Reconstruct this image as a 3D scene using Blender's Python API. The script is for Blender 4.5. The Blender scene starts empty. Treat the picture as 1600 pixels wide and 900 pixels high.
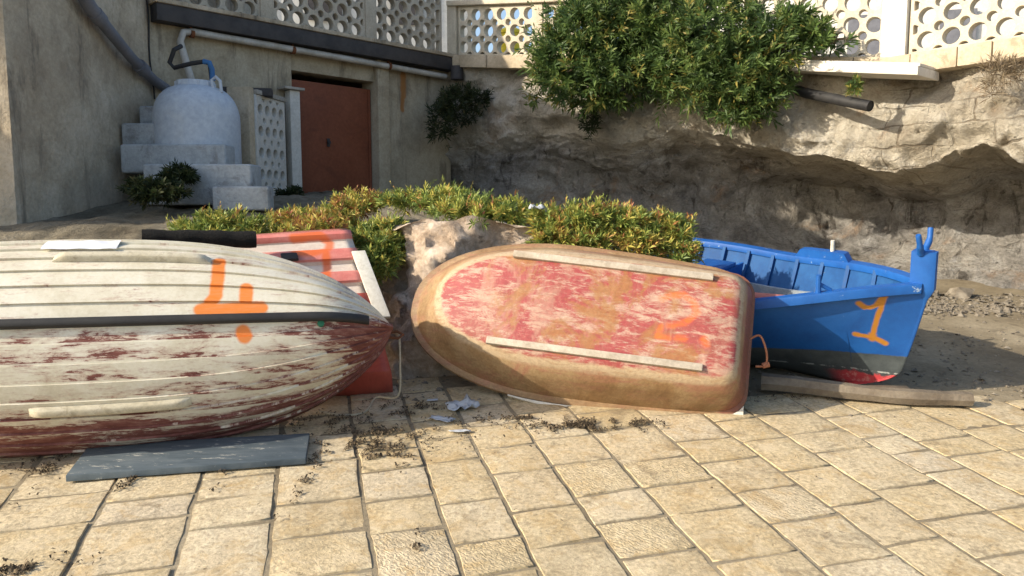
import bpy, bmesh, math, random
import numpy as np
from mathutils import Vector, Matrix, noise as mnoise
R_ = math.radians
rng = np.random.default_rng(7)
random.seed(7)
scene = bpy.context.scene
COL = scene.collection

# ---------------------------------------------------------------- camera, sky, sun, exposure
F, PITCH, CAMH, SLOPE = 1200.0, R_(6.0), 1.55, 0.101
cam = bpy.data.cameras.new('camera'); camo = bpy.data.objects.new('camera', cam); COL.objects.link(camo)
cam.sensor_width = 36; cam.lens = 36*F/1600; cam.clip_start = 0.05; cam.clip_end = 2000
camo.location = (0, 0, CAMH); camo.rotation_euler = (R_(90)-PITCH, 0, 0)
scene.camera = camo
SUN_AZ = Vector((-0.925, -0.38)).normalized()      # horizontal direction towards the sun
SUN_EL = R_(25.5)
world = bpy.data.worlds.new('World'); scene.world = world; world.use_nodes = True
wn = world.node_tree; bg = wn.nodes['Background']
sky = wn.nodes.new('ShaderNodeTexSky'); sky.sky_type = 'NISHITA'; sky.sun_disc = False
sky.sun_elevation = SUN_EL; sky.sun_rotation = math.atan2(SUN_AZ.x, SUN_AZ.y)
sky.dust_density = 2.0
wn.links.new(sky.outputs[0], bg.inputs[0]); bg.inputs[1].default_value = 0.15
sl = bpy.data.lights.new('sun', 'SUN'); sl.energy = 4.2; sl.angle = R_(0.6); sl.color = (1.0, 0.88, 0.70)
so = bpy.data.objects.new('sun', sl); COL.objects.link(so)
sdir = Vector((SUN_AZ.x*math.cos(SUN_EL), SUN_AZ.y*math.cos(SUN_EL), math.sin(SUN_EL)))
so.rotation_euler = sdir.to_track_quat('Z', 'Y').to_euler(); so.location = (-6, -4, 8)
vs = scene.view_settings; vs.view_transform = 'Standard'; vs.look = 'None'; vs.exposure = 0.7; vs.gamma = 1

# ---------------------------------------------------------------- geometry helpers
CP, SP = math.cos(PITCH), math.sin(PITCH)
def ray(px, py):
    u = (px-800)/F; v = (450-py)/F
    return Vector((u, CP+v*SP, -SP+v*CP))
def P(px, py, Y):
    d = ray(px, py); t = Y/d.y
    return Vector((d.x*t, Y, CAMH+d.z*t))
def gz(x, y):
    return SLOPE*min(max(y, -4), 11.5)
def G(px, py):
    d = ray(px, py); t = CAMH/(SLOPE*d.y-d.z)
    return Vector((d.x*t, d.y*t, CAMH+d.z*t))
def hit(px, py, pt, n):
    d = ray(px, py); o = Vector((0, 0, CAMH))
    return o + d*((pt-o).dot(n)/d.dot(n))
def nz(p, s=1.0, o=4):
    return mnoise.fractal(Vector(p)*s, 0.9, 2.0, o)
def sstep(a, b, x):
    t = min(max((x-a)/(b-a), 0), 1); return t*t*(3-2*t)
def interp(x, xs, ys): return float(np.interp(x, xs, ys))

def tag(o, label, cat, group=None):
    o['label'] = label; o['category'] = cat
    if group: o['group'] = group
    return o
def struct(o): o['kind'] = 'structure'; return o
def stuff(o): o['kind'] = 'stuff'; return o
def thing(name, label, cat, loc, group=None):
    o = bpy.data.objects.new(name, None); o.empty_display_size = 0.2
    COL.objects.link(o); o.location = loc
    return tag(o, label, cat, group)

class MB:
    """collects vertices and faces in world space, builds ONE mesh object"""
    def __init__(s): s.v = []; s.f = []; s.uv = []; s.tone = []; s.mi = []
    def add(s, verts, faces, uvs=None, tone=0.0, mi=0):
        b = len(s.v); s.v += [tuple(v) for v in verts]
        s.f += [tuple(b+i for i in f) for f in faces]
        s.uv += [tuple(u) for u in uvs] if uvs is not None else [(0, 0)]*len(verts)
        s.tone += list(tone) if hasattr(tone, '__len__') else [tone]*len(verts)
        s.mi += [mi]*len(faces)
    def box(s, o, ax, ay, az, tone=0.0, mi=0):
        o, ax, ay, az = map(Vector, (o, ax, ay, az))
        vs = [o+ax*i+ay*j+az*k for k in (0, 1) for j in (0, 1) for i in (0, 1)]
        fs = [(0, 2, 3, 1), (4, 5, 7, 6), (0, 1, 5, 4), (2, 6, 7, 3), (0, 4, 6, 2), (1, 3, 7, 5)]
        uv = [((v-o).dot(ax.normalized()), (v-o).dot(az.normalized())) for v in vs]
        s.add(vs, fs, uv, tone, mi)
    def tube(s, pts, rad, n=10, cap=True, mi=0, tone=0.0):
        pts = [Vector(p) for p in pts]
        rs = rad if hasattr(rad, '__len__') else [rad]*len(pts)
        vs = []; fs = []; L = 0; uvs = []
        up = Vector((0.13, 0.21, 0.97)); 
        for i, p in enumerate(pts):
            d = (pts[min(i+1, len(pts)-1)]-pts[max(i-1, 0)]).normalized()
            if i: L += (p-pts[i-1]).length
            a = up - d*up.dot(d)
            if a.length < 0.1: a = Vector((1, 0, 0)) - d*d.x
            a.normalize(); b = d.cross(a); up = a
            for k in range(n):
                th = 2*math.pi*k/n
                vs.append(p+(a*math.cos(th)+b*math.sin(th))*rs[i]); uvs.append((L, rs[i]*th))
        for i in range(len(pts)-1):
            for k in range(n):
                k2 = (k+1) % n
                fs.append((i*n+k, i*n+k2, (i+1)*n+k2, (i+1)*n+k))
        if cap:
            fs.append(tuple(range(n-1, -1, -1))); fs.append(tuple((len(pts)-1)*n+k for k in range(n)))
        s.add(vs, fs, uvs, tone, mi)
    def grid(s, pts, uvs=None, tone=None, flip=False, mi=0):
        """pts[i][j]"""
        n, m = len(pts), len(pts[0])
        vs = [p for r in pts for p in r]
        fs = []
        for i in range(n-1):
            for j in range(m-1):
                q = (i*m+j, (i+1)*m+j, (i+1)*m+j+1, i*m+j+1)
                fs.append(q[::-1] if flip else q)
        s.add(vs, fs, [u for r in uvs for u in r] if uvs else None, [t for r in tone for t in r] if tone else 0.0, mi)
    def build(s, name, mats, parent=None, smooth=True, angle=35, bevel=0, seg=2, at=None):
        me = bpy.data.meshes.new(name)
        off = Vector(parent_loc(parent)) if parent else (Vector(at) if at is not None else Vector((0, 0, 0)))
        A = np.array(s.v, dtype=np.float64) - np.array(off)
        me.from_pydata(A.tolist(), [], s.f)
        if any(u != (0, 0) for u in s.uv):
            ul = me.uv_layers.new(name='UVMap')
            li = np.empty(len(me.loops), dtype=np.int32); me.loops.foreach_get('vertex_index', li)
            ul.data.foreach_set('uv', np.array(s.uv, dtype=np.float32)[li].ravel())
        at_ = me.attributes.new('tone', 'FLOAT', 'POINT'); at_.data.foreach_set('value', np.array(s.tone, dtype=np.float32))
        if not isinstance(mats, (list, tuple)): mats = [mats]
        for m in mats: me.materials.append(m)
        if len(mats) > 1: me.polygons.foreach_set('material_index', np.array(s.mi, dtype=np.int32))
        if bevel:
            bm = bmesh.new(); bm.from_mesh(me)
            bmesh.ops.remove_doubles(bm, verts=bm.verts, dist=1e-5)
            es = [e for e in bm.edges if len(e.link_faces) == 2 and e.calc_face_angle() > R_(30)]
            bmesh.ops.bevel(bm, geom=es, offset=bevel, segments=seg, profile=0.6, affect='EDGES', clamp_overlap=True)
            bm.to_mesh(me); bm.free()
        if smooth:
            me.polygons.foreach_set('use_smooth', np.ones(len(me.polygons), dtype=bool))
            me.set_sharp_from_angle(angle=R_(angle))
        me.update()
        o = bpy.data.objects.new(name, me); COL.objects.link(o)
        if parent: o.parent = parent
        elif at is not None: o.location = at
        return o
def parent_loc(p):
    l = Vector(p.location)
    while p.parent: p = p.parent; l = l+Vector(p.location)
    return l

# ---------------------------------------------------------------- material helpers
class NT:
    def __init__(s, name):
        s.m = bpy.data.materials.new(name); s.m.use_nodes = True
        s.t = s.m.node_tree; s.b = s.t.nodes['Principled BSDF']; s.out = s.t.nodes['Material Output']
        s.tc = s.t.nodes.new('ShaderNodeTexCoord')
        s.obj = s.tc.outputs['Object']; s.uv = s.tc.outputs['UV']
    def n(s, typ, **kw):
        x = s.t.nodes.new(typ)
        for k, v in kw.items(): setattr(x, k, v)
        return x
    def L(s, a, b):
        if isinstance(a, (int, float)): b.default_value = a
        elif isinstance(a, (tuple, list)):
            if len(b.default_value) == 4 and len(a) == 3: a = (*a, 1)
            b.default_value = a
        else: s.t.links.new(a, b)
    def mapv(s, v, scale=(1, 1, 1), loc=(0, 0, 0), rot=(0, 0, 0)):
        x = s.n('ShaderNodeMapping'); s.L(v, x.inputs[0]); x.inputs['Scale'].default_value = scale
        x.inputs['Location'].default_value = loc; x.inputs['Rotation'].default_value = rot; return x.outputs[0]
    def noise(s, v, scale=5, detail=6, rough=0.6, dist=0):
        x = s.n('ShaderNodeTexNoise'); s.L(v, x.inputs['Vector']); x.inputs['Scale'].default_value = scale
        x.inputs['Detail'].default_value = detail; x.inputs['Roughness'].default_value = rough
        x.inputs['Distortion'].default_value = dist; return x.outputs['Fac']
    def vor(s, v, scale=5, feat='F1', out='Distance'):
        x = s.n('ShaderNodeTexVoronoi', feature=feat); s.L(v, x.inputs['Vector']); x.inputs['Scale'].default_value = scale
        return x.outputs[out]
    def math(s, op, a, b=0.0, c=None, clamp=False):
        x = s.n('ShaderNodeMath', operation=op, use_clamp=clamp); s.L(a, x.inputs[0]); s.L(b, x.inputs[1])
        if c is not None: s.L(c, x.inputs[2])
        return x.outputs[0]
    def ramp(s, fac, *stops):
        x = s.n('ShaderNodeValToRGB'); e = x.color_ramp.elements
        while len(e) < len(stops): e.new(0.5)
        for k, (p, c) in zip(e, stops):
            k.position = p; k.color = (c, c, c, 1) if isinstance(c, (int, float)) else (*c, 1)
        s.L(fac, x.inputs[0]); return x.outputs[0]
    def step(s, fac, a, b):
        x = s.n('ShaderNodeMapRange', interpolation_type='SMOOTHSTEP'); s.L(fac, x.inputs[0])
        x.inputs[1].default_value = a; x.inputs[2].default_value = b; return x.outputs[0]
    def mix(s, fac, a, b, mode='MIX'):
        x = s.n('ShaderNodeMix', data_type='RGBA', blend_type=mode)
        s.L(fac, x.inputs[0]); s.L(a, x.inputs[6]); s.L(b, x.inputs[7]); return x.outputs[2]
    def attr(s, name='tone'):
        x = s.n('ShaderNodeAttribute', attribute_name=name); return x.outputs['Fac']
    def sep(s, v):
        x = s.n('ShaderNodeSeparateXYZ'); s.L(v, x.inputs[0]); return x.outputs
    def vm(s, op, a, b=None, sc=None, out=0):
        x = s.n('ShaderNodeVectorMath', operation=op); s.L(a, x.inputs[0])
        if b is not None: s.L(b, x.inputs[1])
        if sc is not None: s.L(sc, x.inputs['Scale'])
        return x.outputs[out]
    def strokes(s, v, segs, w, soft=0.01, wob=0.006, wobscale=30):
        """1 inside a set of brush strokes given as 2-D segments in metres"""
        nt = s.n('ShaderNodeTexNoise'); s.L(v, nt.inputs['Vector']); nt.inputs['Scale'].default_value = wobscale
        wv = s.vm('SCALE', s.vm('SUBTRACT', nt.outputs['Color'], (0.5, 0.5, 0.5)), sc=wob*2)
        p = s.vm('MULTIPLY', s.vm('ADD', v, wv), (1, 1, 0)); best = None
        for sg in segs:
            a, b = sg[0], sg[1]; ws = sg[2] if len(sg) > 2 else 1.0
            A = (a[0], a[1], 0); D = (b[0]-a[0]+1e-5, b[1]-a[1], 0); L2 = D[0]**2+D[1]**2
            pa = s.vm('SUBTRACT', p, A)
            h = s.math('MULTIPLY', s.vm('DOT_PRODUCT', pa, D, out=1), 1/L2, clamp=True)
            d = s.vm('LENGTH', s.vm('SUBTRACT', pa, s.vm('SCALE', D, sc=h)), out=1)
            if ws != 1.0: d = s.math('DIVIDE', d, ws)
            best = d if best is None else s.math('MINIMUM', best, d)
        x = s.n('ShaderNodeMapRange', interpolation_type='SMOOTHSTEP'); s.L(best, x.inputs[0])
        x.inputs[1].default_value = w+soft; x.inputs[2].default_value = w-soft
        return x.outputs[0]
    def fin(s, col, rough=0.8, bump=None, bstr=0.4, bdist=0.01, metal=0, spec=0.3, **kw):
        s.L(col, s.b.inputs['Base Color']); s.L(rough, s.b.inputs['Roughness']); s.b.inputs['Metallic'].default_value = metal
        s.b.inputs['Specular IOR Level'].default_value = spec
        for k, v in kw.items(): s.L(v, s.b.inputs[k.replace('_', ' ')])
        if bump is not None:
            x = s.n('ShaderNodeBump'); x.inputs['Strength'].default_value = bstr; x.inputs['Distance'].default_value = bdist
            s.L(bump, x.inputs['Height']); s.L(x.outputs[0], s.b.inputs['Normal'])
        return s.m

def weathered(name, cols, scale=2.0, rough=0.85, bstr=0.4, bdist=0.01, fine=40, stain=None, stain_amt=0.5, streak=False, spec=0.25):
    """blotchy surface of several real tones, fine grain, optional stain tone"""
    t = NT(name); v = t.obj
    a = t.noise(v, scale, 8, 0.65, 0.3)
    k = len(cols); c = t.ramp(a, *[(0.3+0.4*i/(k-1), cols[i]) for i in range(k)])
    f = t.noise(v, fine, 6, 0.7)
    c = t.mix(0.35, c, t.ramp(f, (0.3, 0.25), (0.7, 0.75)), 'OVERLAY')
    if stain:
        sv = t.mapv(v, (1, 1, 0.18)) if streak else v
        m = t.noise(t.mapv(sv, loc=(3, 7, 1)), scale*2.2, 8, 0.7, 0.5)
        c = t.mix(t.math('MULTIPLY', t.step(m, 0.52, 0.66), stain_amt), c, stain)
    h = t.math('ADD', t.math('MULTIPLY', f, 0.5), t.noise(v, scale*5, 8, 0.7))
    return t.fin(c, rough, h, bstr, bdist, spec=spec)
def painted(name, col, col2=None, rough=0.45, scale=6, chip=None, chip_lo=0.62, bstr=0.15, spec=0.4):
    t = NT(name); v = t.obj
    c2 = col2 or tuple(x*0.75 for x in col)
    c = t.mix(t.step(t.noise(v, scale, 6, 0.65), 0.35, 0.65), col, c2)
    f = t.noise(v, 45, 6, 0.7)
    c = t.mix(0.25, c, t.ramp(f, (0.3, 0.3), (0.7, 0.7)), 'OVERLAY')
    if chip:
        m = t.step(t.noise(v, 22, 9, 0.75), chip_lo, chip_lo+0.03)
        c = t.mix(m, c, chip)
    return t.fin(c, t.math('ADD', rough, t.math('MULTIPLY', f, 0.2)), t.noise(v, 30, 6, 0.7), bstr, 0.006, spec=spec)

M = {}
M['concrete'] = weathered('concrete', [(.28, .225, .16), (.43, .365, .27), (.56, .49, .385)], 1.6, .92, .7, .025, 28, (.10, .085, .065), .7, True)
M['concrete_pale'] = weathered('pale_concrete', [(.30, .28, .24), (.42, .40, .36)], 3, .9, .35, .008, 40, (.16, .15, .13), .5)
M['shed_wall'] = None
M['parapet'] = weathered('parapet_concrete', [(.44, .38, .29), (.53, .475, .37), (.60, .55, .445)], 2.5, .85, .25, .006, 50, (.33, .29, .22), .35, True)
M['parapet_old'] = weathered('old_parapet_concrete', [(.34, .30, .24), (.43, .385, .31), (.5, .45, .37)], 2.5, .85, .3, .006, 50, (.2, .18, .15), .5, True)
M['whitewash'] = weathered('whitewash', [(.52, .51, .47), (.63, .62, .58)], 4, .8, .2, .005, 40, (.4, .4, .37), .4)
M['steel_dark'] = painted('dark_beam', (.035, .033, .035), (.06, .055, .055), .6, 5, (.13, .06, .03), .66)
M['pvc_grey'] = painted('grey_pvc', (.16, .165, .19), (.12, .125, .145), .5, 4)
M['pvc_white'] = painted('pale_pvc', (.5, .49, .46), (.36, .34, .30), .5, 5)
M['black_rubber'] = painted('black_rubber', (.018, .018, .02), (.03, .03, .03), .55, 8)
M['rust'] = painted('rust', (.20, .075, .03), (.10, .04, .02), .9, 20)
M['blue_plastic'] = painted('blue_plastic', (.04, .16, .38), None, .4, 10)
M['door_red'] = weathered('door_paint', [(.16, .048, .024), (.20, .063, .032), (.235, .08, .043)], 1.3, .55, .12, .005, 30, (.09, .03, .02), .35)
M['tank'] = weathered('tank_plastic', [(.42, .48, .56), (.52, .57, .63)], 1.5, .45, .05, .005, 20, (.5, .52, .52), .3)
M['wood_grey'] = weathered('grey_wood', [(.30, .25, .19), (.42, .37, .30), (.5, .45, .37)], 5, .85, .3, .004, 60, (.2, .16, .12), .4)
M['wood_pale'] = weathered('pale_painted_wood', [(.55, .53, .46), (.66, .64, .57)], 5, .75, .2, .004, 50, (.35, .32, .27), .4)
M['course'] = weathered('course_stone', [(.36, .29, .20), (.46, .385, .275), (.54, .46, .345)], 2.2, .92, .55, .015, 30, (.22, .17, .11), .5)
M['white_stone'] = weathered('white_slab', [(.62, .58, .5), (.75, .71, .63)], 3, .8, .25, .006, 40, (.42, .38, .3), .4)
M['rope'] = weathered('rope', [(.32, .28, .2), (.45, .4, .3)], 30, .95, .5, .003, 120)
M['rope_orange'] = weathered('orange_rope', [(.30, .11, .06), (.36, .17, .10)], 30, .95, .5, .003, 120)
M['bark'] = weathered('bark', [(.10, .075, .05), (.17, .13, .09)], 12, .95, .6, .01, 60)
M['log'] = weathered('driftwood', [(.10, .08, .06), (.17, .14, .105), (.24, .205, .155)], 4, .9, .5, .01, 40, (.16, .12, .08), .5)
M['paper'] = painted('paper', (.50, .53, .56), (.34, .37, .40), .7, 12)
M['yellow'] = painted('yellow_plastic', (.80, .62, .02), (.7, .5, .02), .4, 6)

def leafmat(name, stops, trans=0.35, rough=0.5):
    t = NT(name)
    c = t.ramp(t.attr(), *stops)
    c = t.mix(0.3, c, t.ramp(t.noise(t.obj, 9, 3), (0.3, 0.3), (0.7, 0.7)), 'OVERLAY')
    m = t.fin(c, rough, spec=.35)
    tr = t.n('ShaderNodeBsdfTranslucent'); t.L(c, tr.inputs[0])
    mx = t.n('ShaderNodeMixShader'); mx.inputs[0].default_value = trans
    t.L(t.b.outputs[0], mx.inputs[1]); t.L(tr.outputs[0], mx.inputs[2]); t.L(mx.outputs[0], t.out.inputs[0])
    return m
M['leaf_bush'] = leafmat('shrub_leaves', [(0, (.05, .09, .03)), (.45, (.085, .145, .04)), (.8, (.15, .22, .055)), (.97, (.24, .26, .08)), (1, (.30, .25, .06))])
M['leaf_samphire'] = leafmat('samphire_leaves', [(0, (.09, .145, .04)), (.35, (.21, .28, .065)), (.6, (.38, .38, .085)), (.8, (.52, .42, .10)), (.9, (.42, .22, .07)), (1, (.28, .11, .055))], .25)
M['leaf_dark'] = leafmat('dark_weed_leaves', [(0, (.022, .035, .014)), (.6, (.045, .065, .024)), (1, (.09, .085, .035))])
M['leaf_dry'] = leafmat('dry_twigs', [(0, (.13, .095, .06)), (1, (.24, .19, .12))], .1)

# ---------------------------------------------------------------- ground, paving, promenade
def ground_material():
    t = NT('ground_earth'); v = t.obj
    a = t.noise(v, 1.3, 9, 0.65, 0.4)
    c = t.ramp(a, (.3, (.15, .12, .08)), (.5, (.24, .20, .135)), (.7, (.34, .29, .205)))
    f = t.noise(v, 40, 7, 0.7)
    c = t.mix(0.4, c, t.ramp(f, (.3, .25), (.7, .75)), 'OVERLAY')
    c = t.mix(t.math('MULTIPLY', t.step(t.noise(t.mapv(v, loc=(5, 2, 0)), 4, 8, .7, .6), .55, .68), .6), c, (.09, .07, .05))
    return t.fin(c, .95, t.math('ADD', t.math('MULTIPLY', f, .4), t.noise(v, 7, 8, .7)), .5, .02, spec=.15)
g = MB()
xs = [-400, -60, -20] + [x*0.5 for x in range(-16, 21)] + [20, 60, 400]
ys = [-400, -60, -12, -4] + [y*0.25 for y in range(-8, 47)] + [20, 60, 600]
def gh(x, y):
    z = gz(x, y) - 0.0065
    if 3 < x < 9 and 4 < y < 9: z += 0.02*nz((x*1.3, y*1.3, 3))
    return z
g.grid([[(x, y, gh(x, y)) for y in ys] for x in xs], flip=True)
struct(g.build('ground', ground_material()))

def paving_material():
    t = NT('limestone_paving'); v = t.obj; tone = t.attr()
    a = t.noise(v, 3.2, 9, .65, .4)
    c = t.ramp(a, (.28, (.36, .275, .165)), (.45, (.47, .375, .235)), (.6, (.54, .45, .30)), (.75, (.47, .40, .29)))
    ton = t.ramp(tone, (0, (.44, .345, .18)), (.35, (.52, .42, .24)), (.6, (.53, .455, .31)), (.85, (.56, .50, .37)), (1, (.46, .425, .36)))
    c = t.mix(.38, c, ton)
    f = t.noise(v, 55, 8, .72)
    c = t.mix(.75, c, t.ramp(f, (.32, .2), (.68, .8)), 'OVERLAY')
    # rusty/ochre and grey stains, dark pits
    c = t.mix(t.math('MULTIPLY', t.step(t.noise(t.mapv(v, loc=(9, 3, 0)), 2.4, 8, .7, .6), .54, .68), .55), c, (.36, .24, .10))
    c = t.mix(t.math('MULTIPLY', t.step(t.noise(t.mapv(v, loc=(2, 8, 0)), 5.5, 9, .75, .5), .545, .64), .62), c, (.21, .165, .105))
    en = t.sep(t.uv)[0]
    ed = t.math('SUBTRACT', .034, t.math('ADD', en, t.math('MULTIPLY', t.noise(v, 17, 7, .75), .05)))
    c = t.mix(t.math('MULTIPLY', t.step(ed, -.014, .010), t.math('ADD', .12, t.math('MULTIPLY', t.step(t.noise(t.mapv(v, loc=(3, 1, 0)), 2.6, 6, .7), .42, .62), .48))), c, (.17, .135, .08))
    c = t.mix(t.math('MULTIPLY', t.step(t.noise(t.mapv(v, loc=(4, 4, 0)), 9, 9, .75, .6), .50, .62), .55), c, (.60, .50, .34))
    c = t.mix(t.math('MULTIPLY', t.step(t.noise(t.mapv(v, loc=(8, 1, 0)), 6, 9, .75, .8), .51, .63), .42), c, (.45, .30, .12))
    pits = t.step(t.noise(t.mapv(v, loc=(1, 1, 4)), 26, 7, .7), .63, .70)
    c = t.mix(t.math('MULTIPLY', pits, .7), c, (.16, .12, .07))
    c = t.mix(t.math('MULTIPLY', t.step(t.noise(t.mapv(v, loc=(6, 6, 0)), 1.1, 7, .7, .5), .50, .66), .32), c, (.30, .245, .15))
    # tooling marks on part of the stones
    wv = t.n('ShaderNodeTexWave', wave_type='BANDS', bands_direction='DIAGONAL'); t.L(v, wv.inputs[0])
    wv.inputs['Scale'].default_value = 22; wv.inputs['Distortion'].default_value = 9; wv.inputs['Detail'].default_value = 3; wv.inputs['Detail Scale'].default_value = 2
    tool = t.math('MULTIPLY', wv.outputs['Fac'], t.step(t.math('FRACT', t.math('MULTIPLY', tone, 7.3)), .80, .9))
    h = t.math('ADD', t.math('MULTIPLY', f, .55), t.math('MULTIPLY', t.noise(v, 14, 8, .7), .9))
    h = t.math('SUBTRACT', t.math('ADD', h, t.math('MULTIPLY', tool, .22)), t.math('MULTIPLY', pits, .5))
    return t.fin(c, t.math('ADD', .72, t.math('MULTIPLY', f, .2)), h, .55, .012, spec=.3)
PA = R_(14.5)
pa = Vector((-math.sin(PA), math.cos(PA))); pc = Vector((math.cos(PA), math.sin(PA)))
def pav_limit(x, y):     # paving ends in a loose line before the dirt
    return y < interp(x, [-6, -1.0, 0.0, 1.25, 1.9, 2.6, 3.2, 5], [4.9, 4.75, 4.5, 4.42, 4.42, 4.38, 4.25, 3.95])
pm = MB()
c0 = -4.6
while c0 < 5.6:
    w = random.uniform(.30, .42) if c0 < .1 else random.uniform(.22, .36)
    a0 = -1.2 + random.uniform(0, .3)
    while a0 < 6:
        l = random.choice([.2, .24, .27, .3, .34, .42]) * random.uniform(.92, 1.08)
        j0, j1 = random.uniform(.0015, .005), random.uniform(.001, .0045)
        cc = pc*(c0+w/2) + pa*(a0+l/2)
        if pav_limit(cc.x, cc.y) and cc.y > 1.2 and abs(cc.x) < cc.y*.8+1.0:
            n1 = max(4, int(w/.045)); n2 = max(4, int(l/.045))
            tl = Vector((random.gauss(0, .0035), random.gauss(0, .0035))); dz = random.gauss(0, .0017)
            tone = random.random()
            sk = random.gauss(0, .012)
            pts = []; 
            us = [0, .008] + [w*k/n1 for k in range(1, n1)] + [w-.008, w]
            vs_ = [0, .008] + [l*k/n2 for k in range(1, n2)] + [l-.008, l]
            rows = []; puv = []
            for iu, u in enumerate(us):
                row = []; pu = []
                for iv, v in enumerate(vs_):
                    uu = c0+j0+(u/w)*(w-2*j0); vv = a0+j1+(v/l)*(l-2*j1)+sk*(u/w-.5)
                    eu = min(u, w-u); ev = min(v, l-v)
                    q = pc*uu+pa*vv
                    # chipped, wobbling edges
                    wob = .008*mnoise.noise(Vector((q.x*5, q.y*5, 2)))+.006*mnoise.noise(Vector((q.x*19, q.y*19, 5)))
                    q = q+pc*wob+pa*wob*.8
                    z = gz(q.x, q.y)+dz+tl.x*(u-w/2)+tl.y*(v-l/2)
                    z += .0035*mnoise.noise(Vector((q.x*6, q.y*6, 0)))
                    edge = min(eu, ev)
                    if edge <= 0: z -= .028
                    elif edge <= .009: z -= .0022+.003*mnoise.noise(Vector((q.x*20, q.y*20, 7)))
                    row.append((q.x, q.y, z)); pu.append((max(edge, 0)+.001, tone))
                rows.append(row); puv.append(pu)
            pm.grid(rows, puv, flip=True, tone=[[tone]*len(vs_)]*len(us))
        a0 += l
    c0 += w
struct(pm.build('paving', paving_material(), angle=50))

# ---------------------------------------------------------------- plan of the walls
C0 = P(700, 200, 11.0); C0.z = 0
WD = Vector((-.69, -.72, 0)).normalized()        # along the shed wall, from the inner corner towards the left
WN = Vector((-WD.y, WD.x, 0))                    # towards the viewer
if WN.y > 0: WN = -WN
def wt(px, py=200):
    h = hit(px, py, C0, WN); return (h-C0).dot(WD), h.z
D0 = P(1385, 200, 7.8); D0.z = 0
E0 = P(1760, 200, 6.35); E0.z = 0
BD = (D0-C0).normalized(); BN = Vector((BD.y, -BD.x, 0))
if BN.y > 0: BN = -BN
RD = (E0-D0).normalized(); RN = Vector((RD.y, -RD.x, 0))
if RN.y > 0: RN = -RN
LB = (D0-C0).length; LR = (E0-D0).length
ZB = 3.66                                         # foot of the parapet over the shed
ZD = 3.02                                         # foot of the parapet at the right pillar
def back_z(s): return ZB+(ZD-ZB)*min(max(s/LB, 0), 1.0)
TC = wt(240)[0]                                   # corner with the tall building
CORN = C0+WD*TC

# promenade behind the parapet
pr = MB()
far = 300
a_, b_, c_, d_ = CORN+WD*6, C0, D0, E0+RD*4
q = lambda p, z, k=0.0, n=None: (p.x, p.y, z)
bk = Vector((.0, 1, 0))
bn = .12
pr.add([q(a_+Vector((0, .12, 0)), ZB-.02), q(b_+Vector((0, .15, 0)), ZB-.02), q(c_+Vector((0, .12, 0)), ZD-.02), q(d_+Vector((0, .12, 0)), ZD-.02),
        (-400, 60, ZB), (0, 60, ZB-.02), (12, 60, ZD), (400, 60, ZD), (-400, 600, ZB), (0, 600, ZB), (12, 600, ZB), (400, 600, ZB)],
       [(0, 1, 5, 4), (1, 2, 6, 5), (2, 3, 7, 6), (4, 5, 9, 8), (5, 6, 10, 9), (6, 7, 11, 10)])
struct(pr.build('promenade', M['concrete_pale'], smooth=False))

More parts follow.
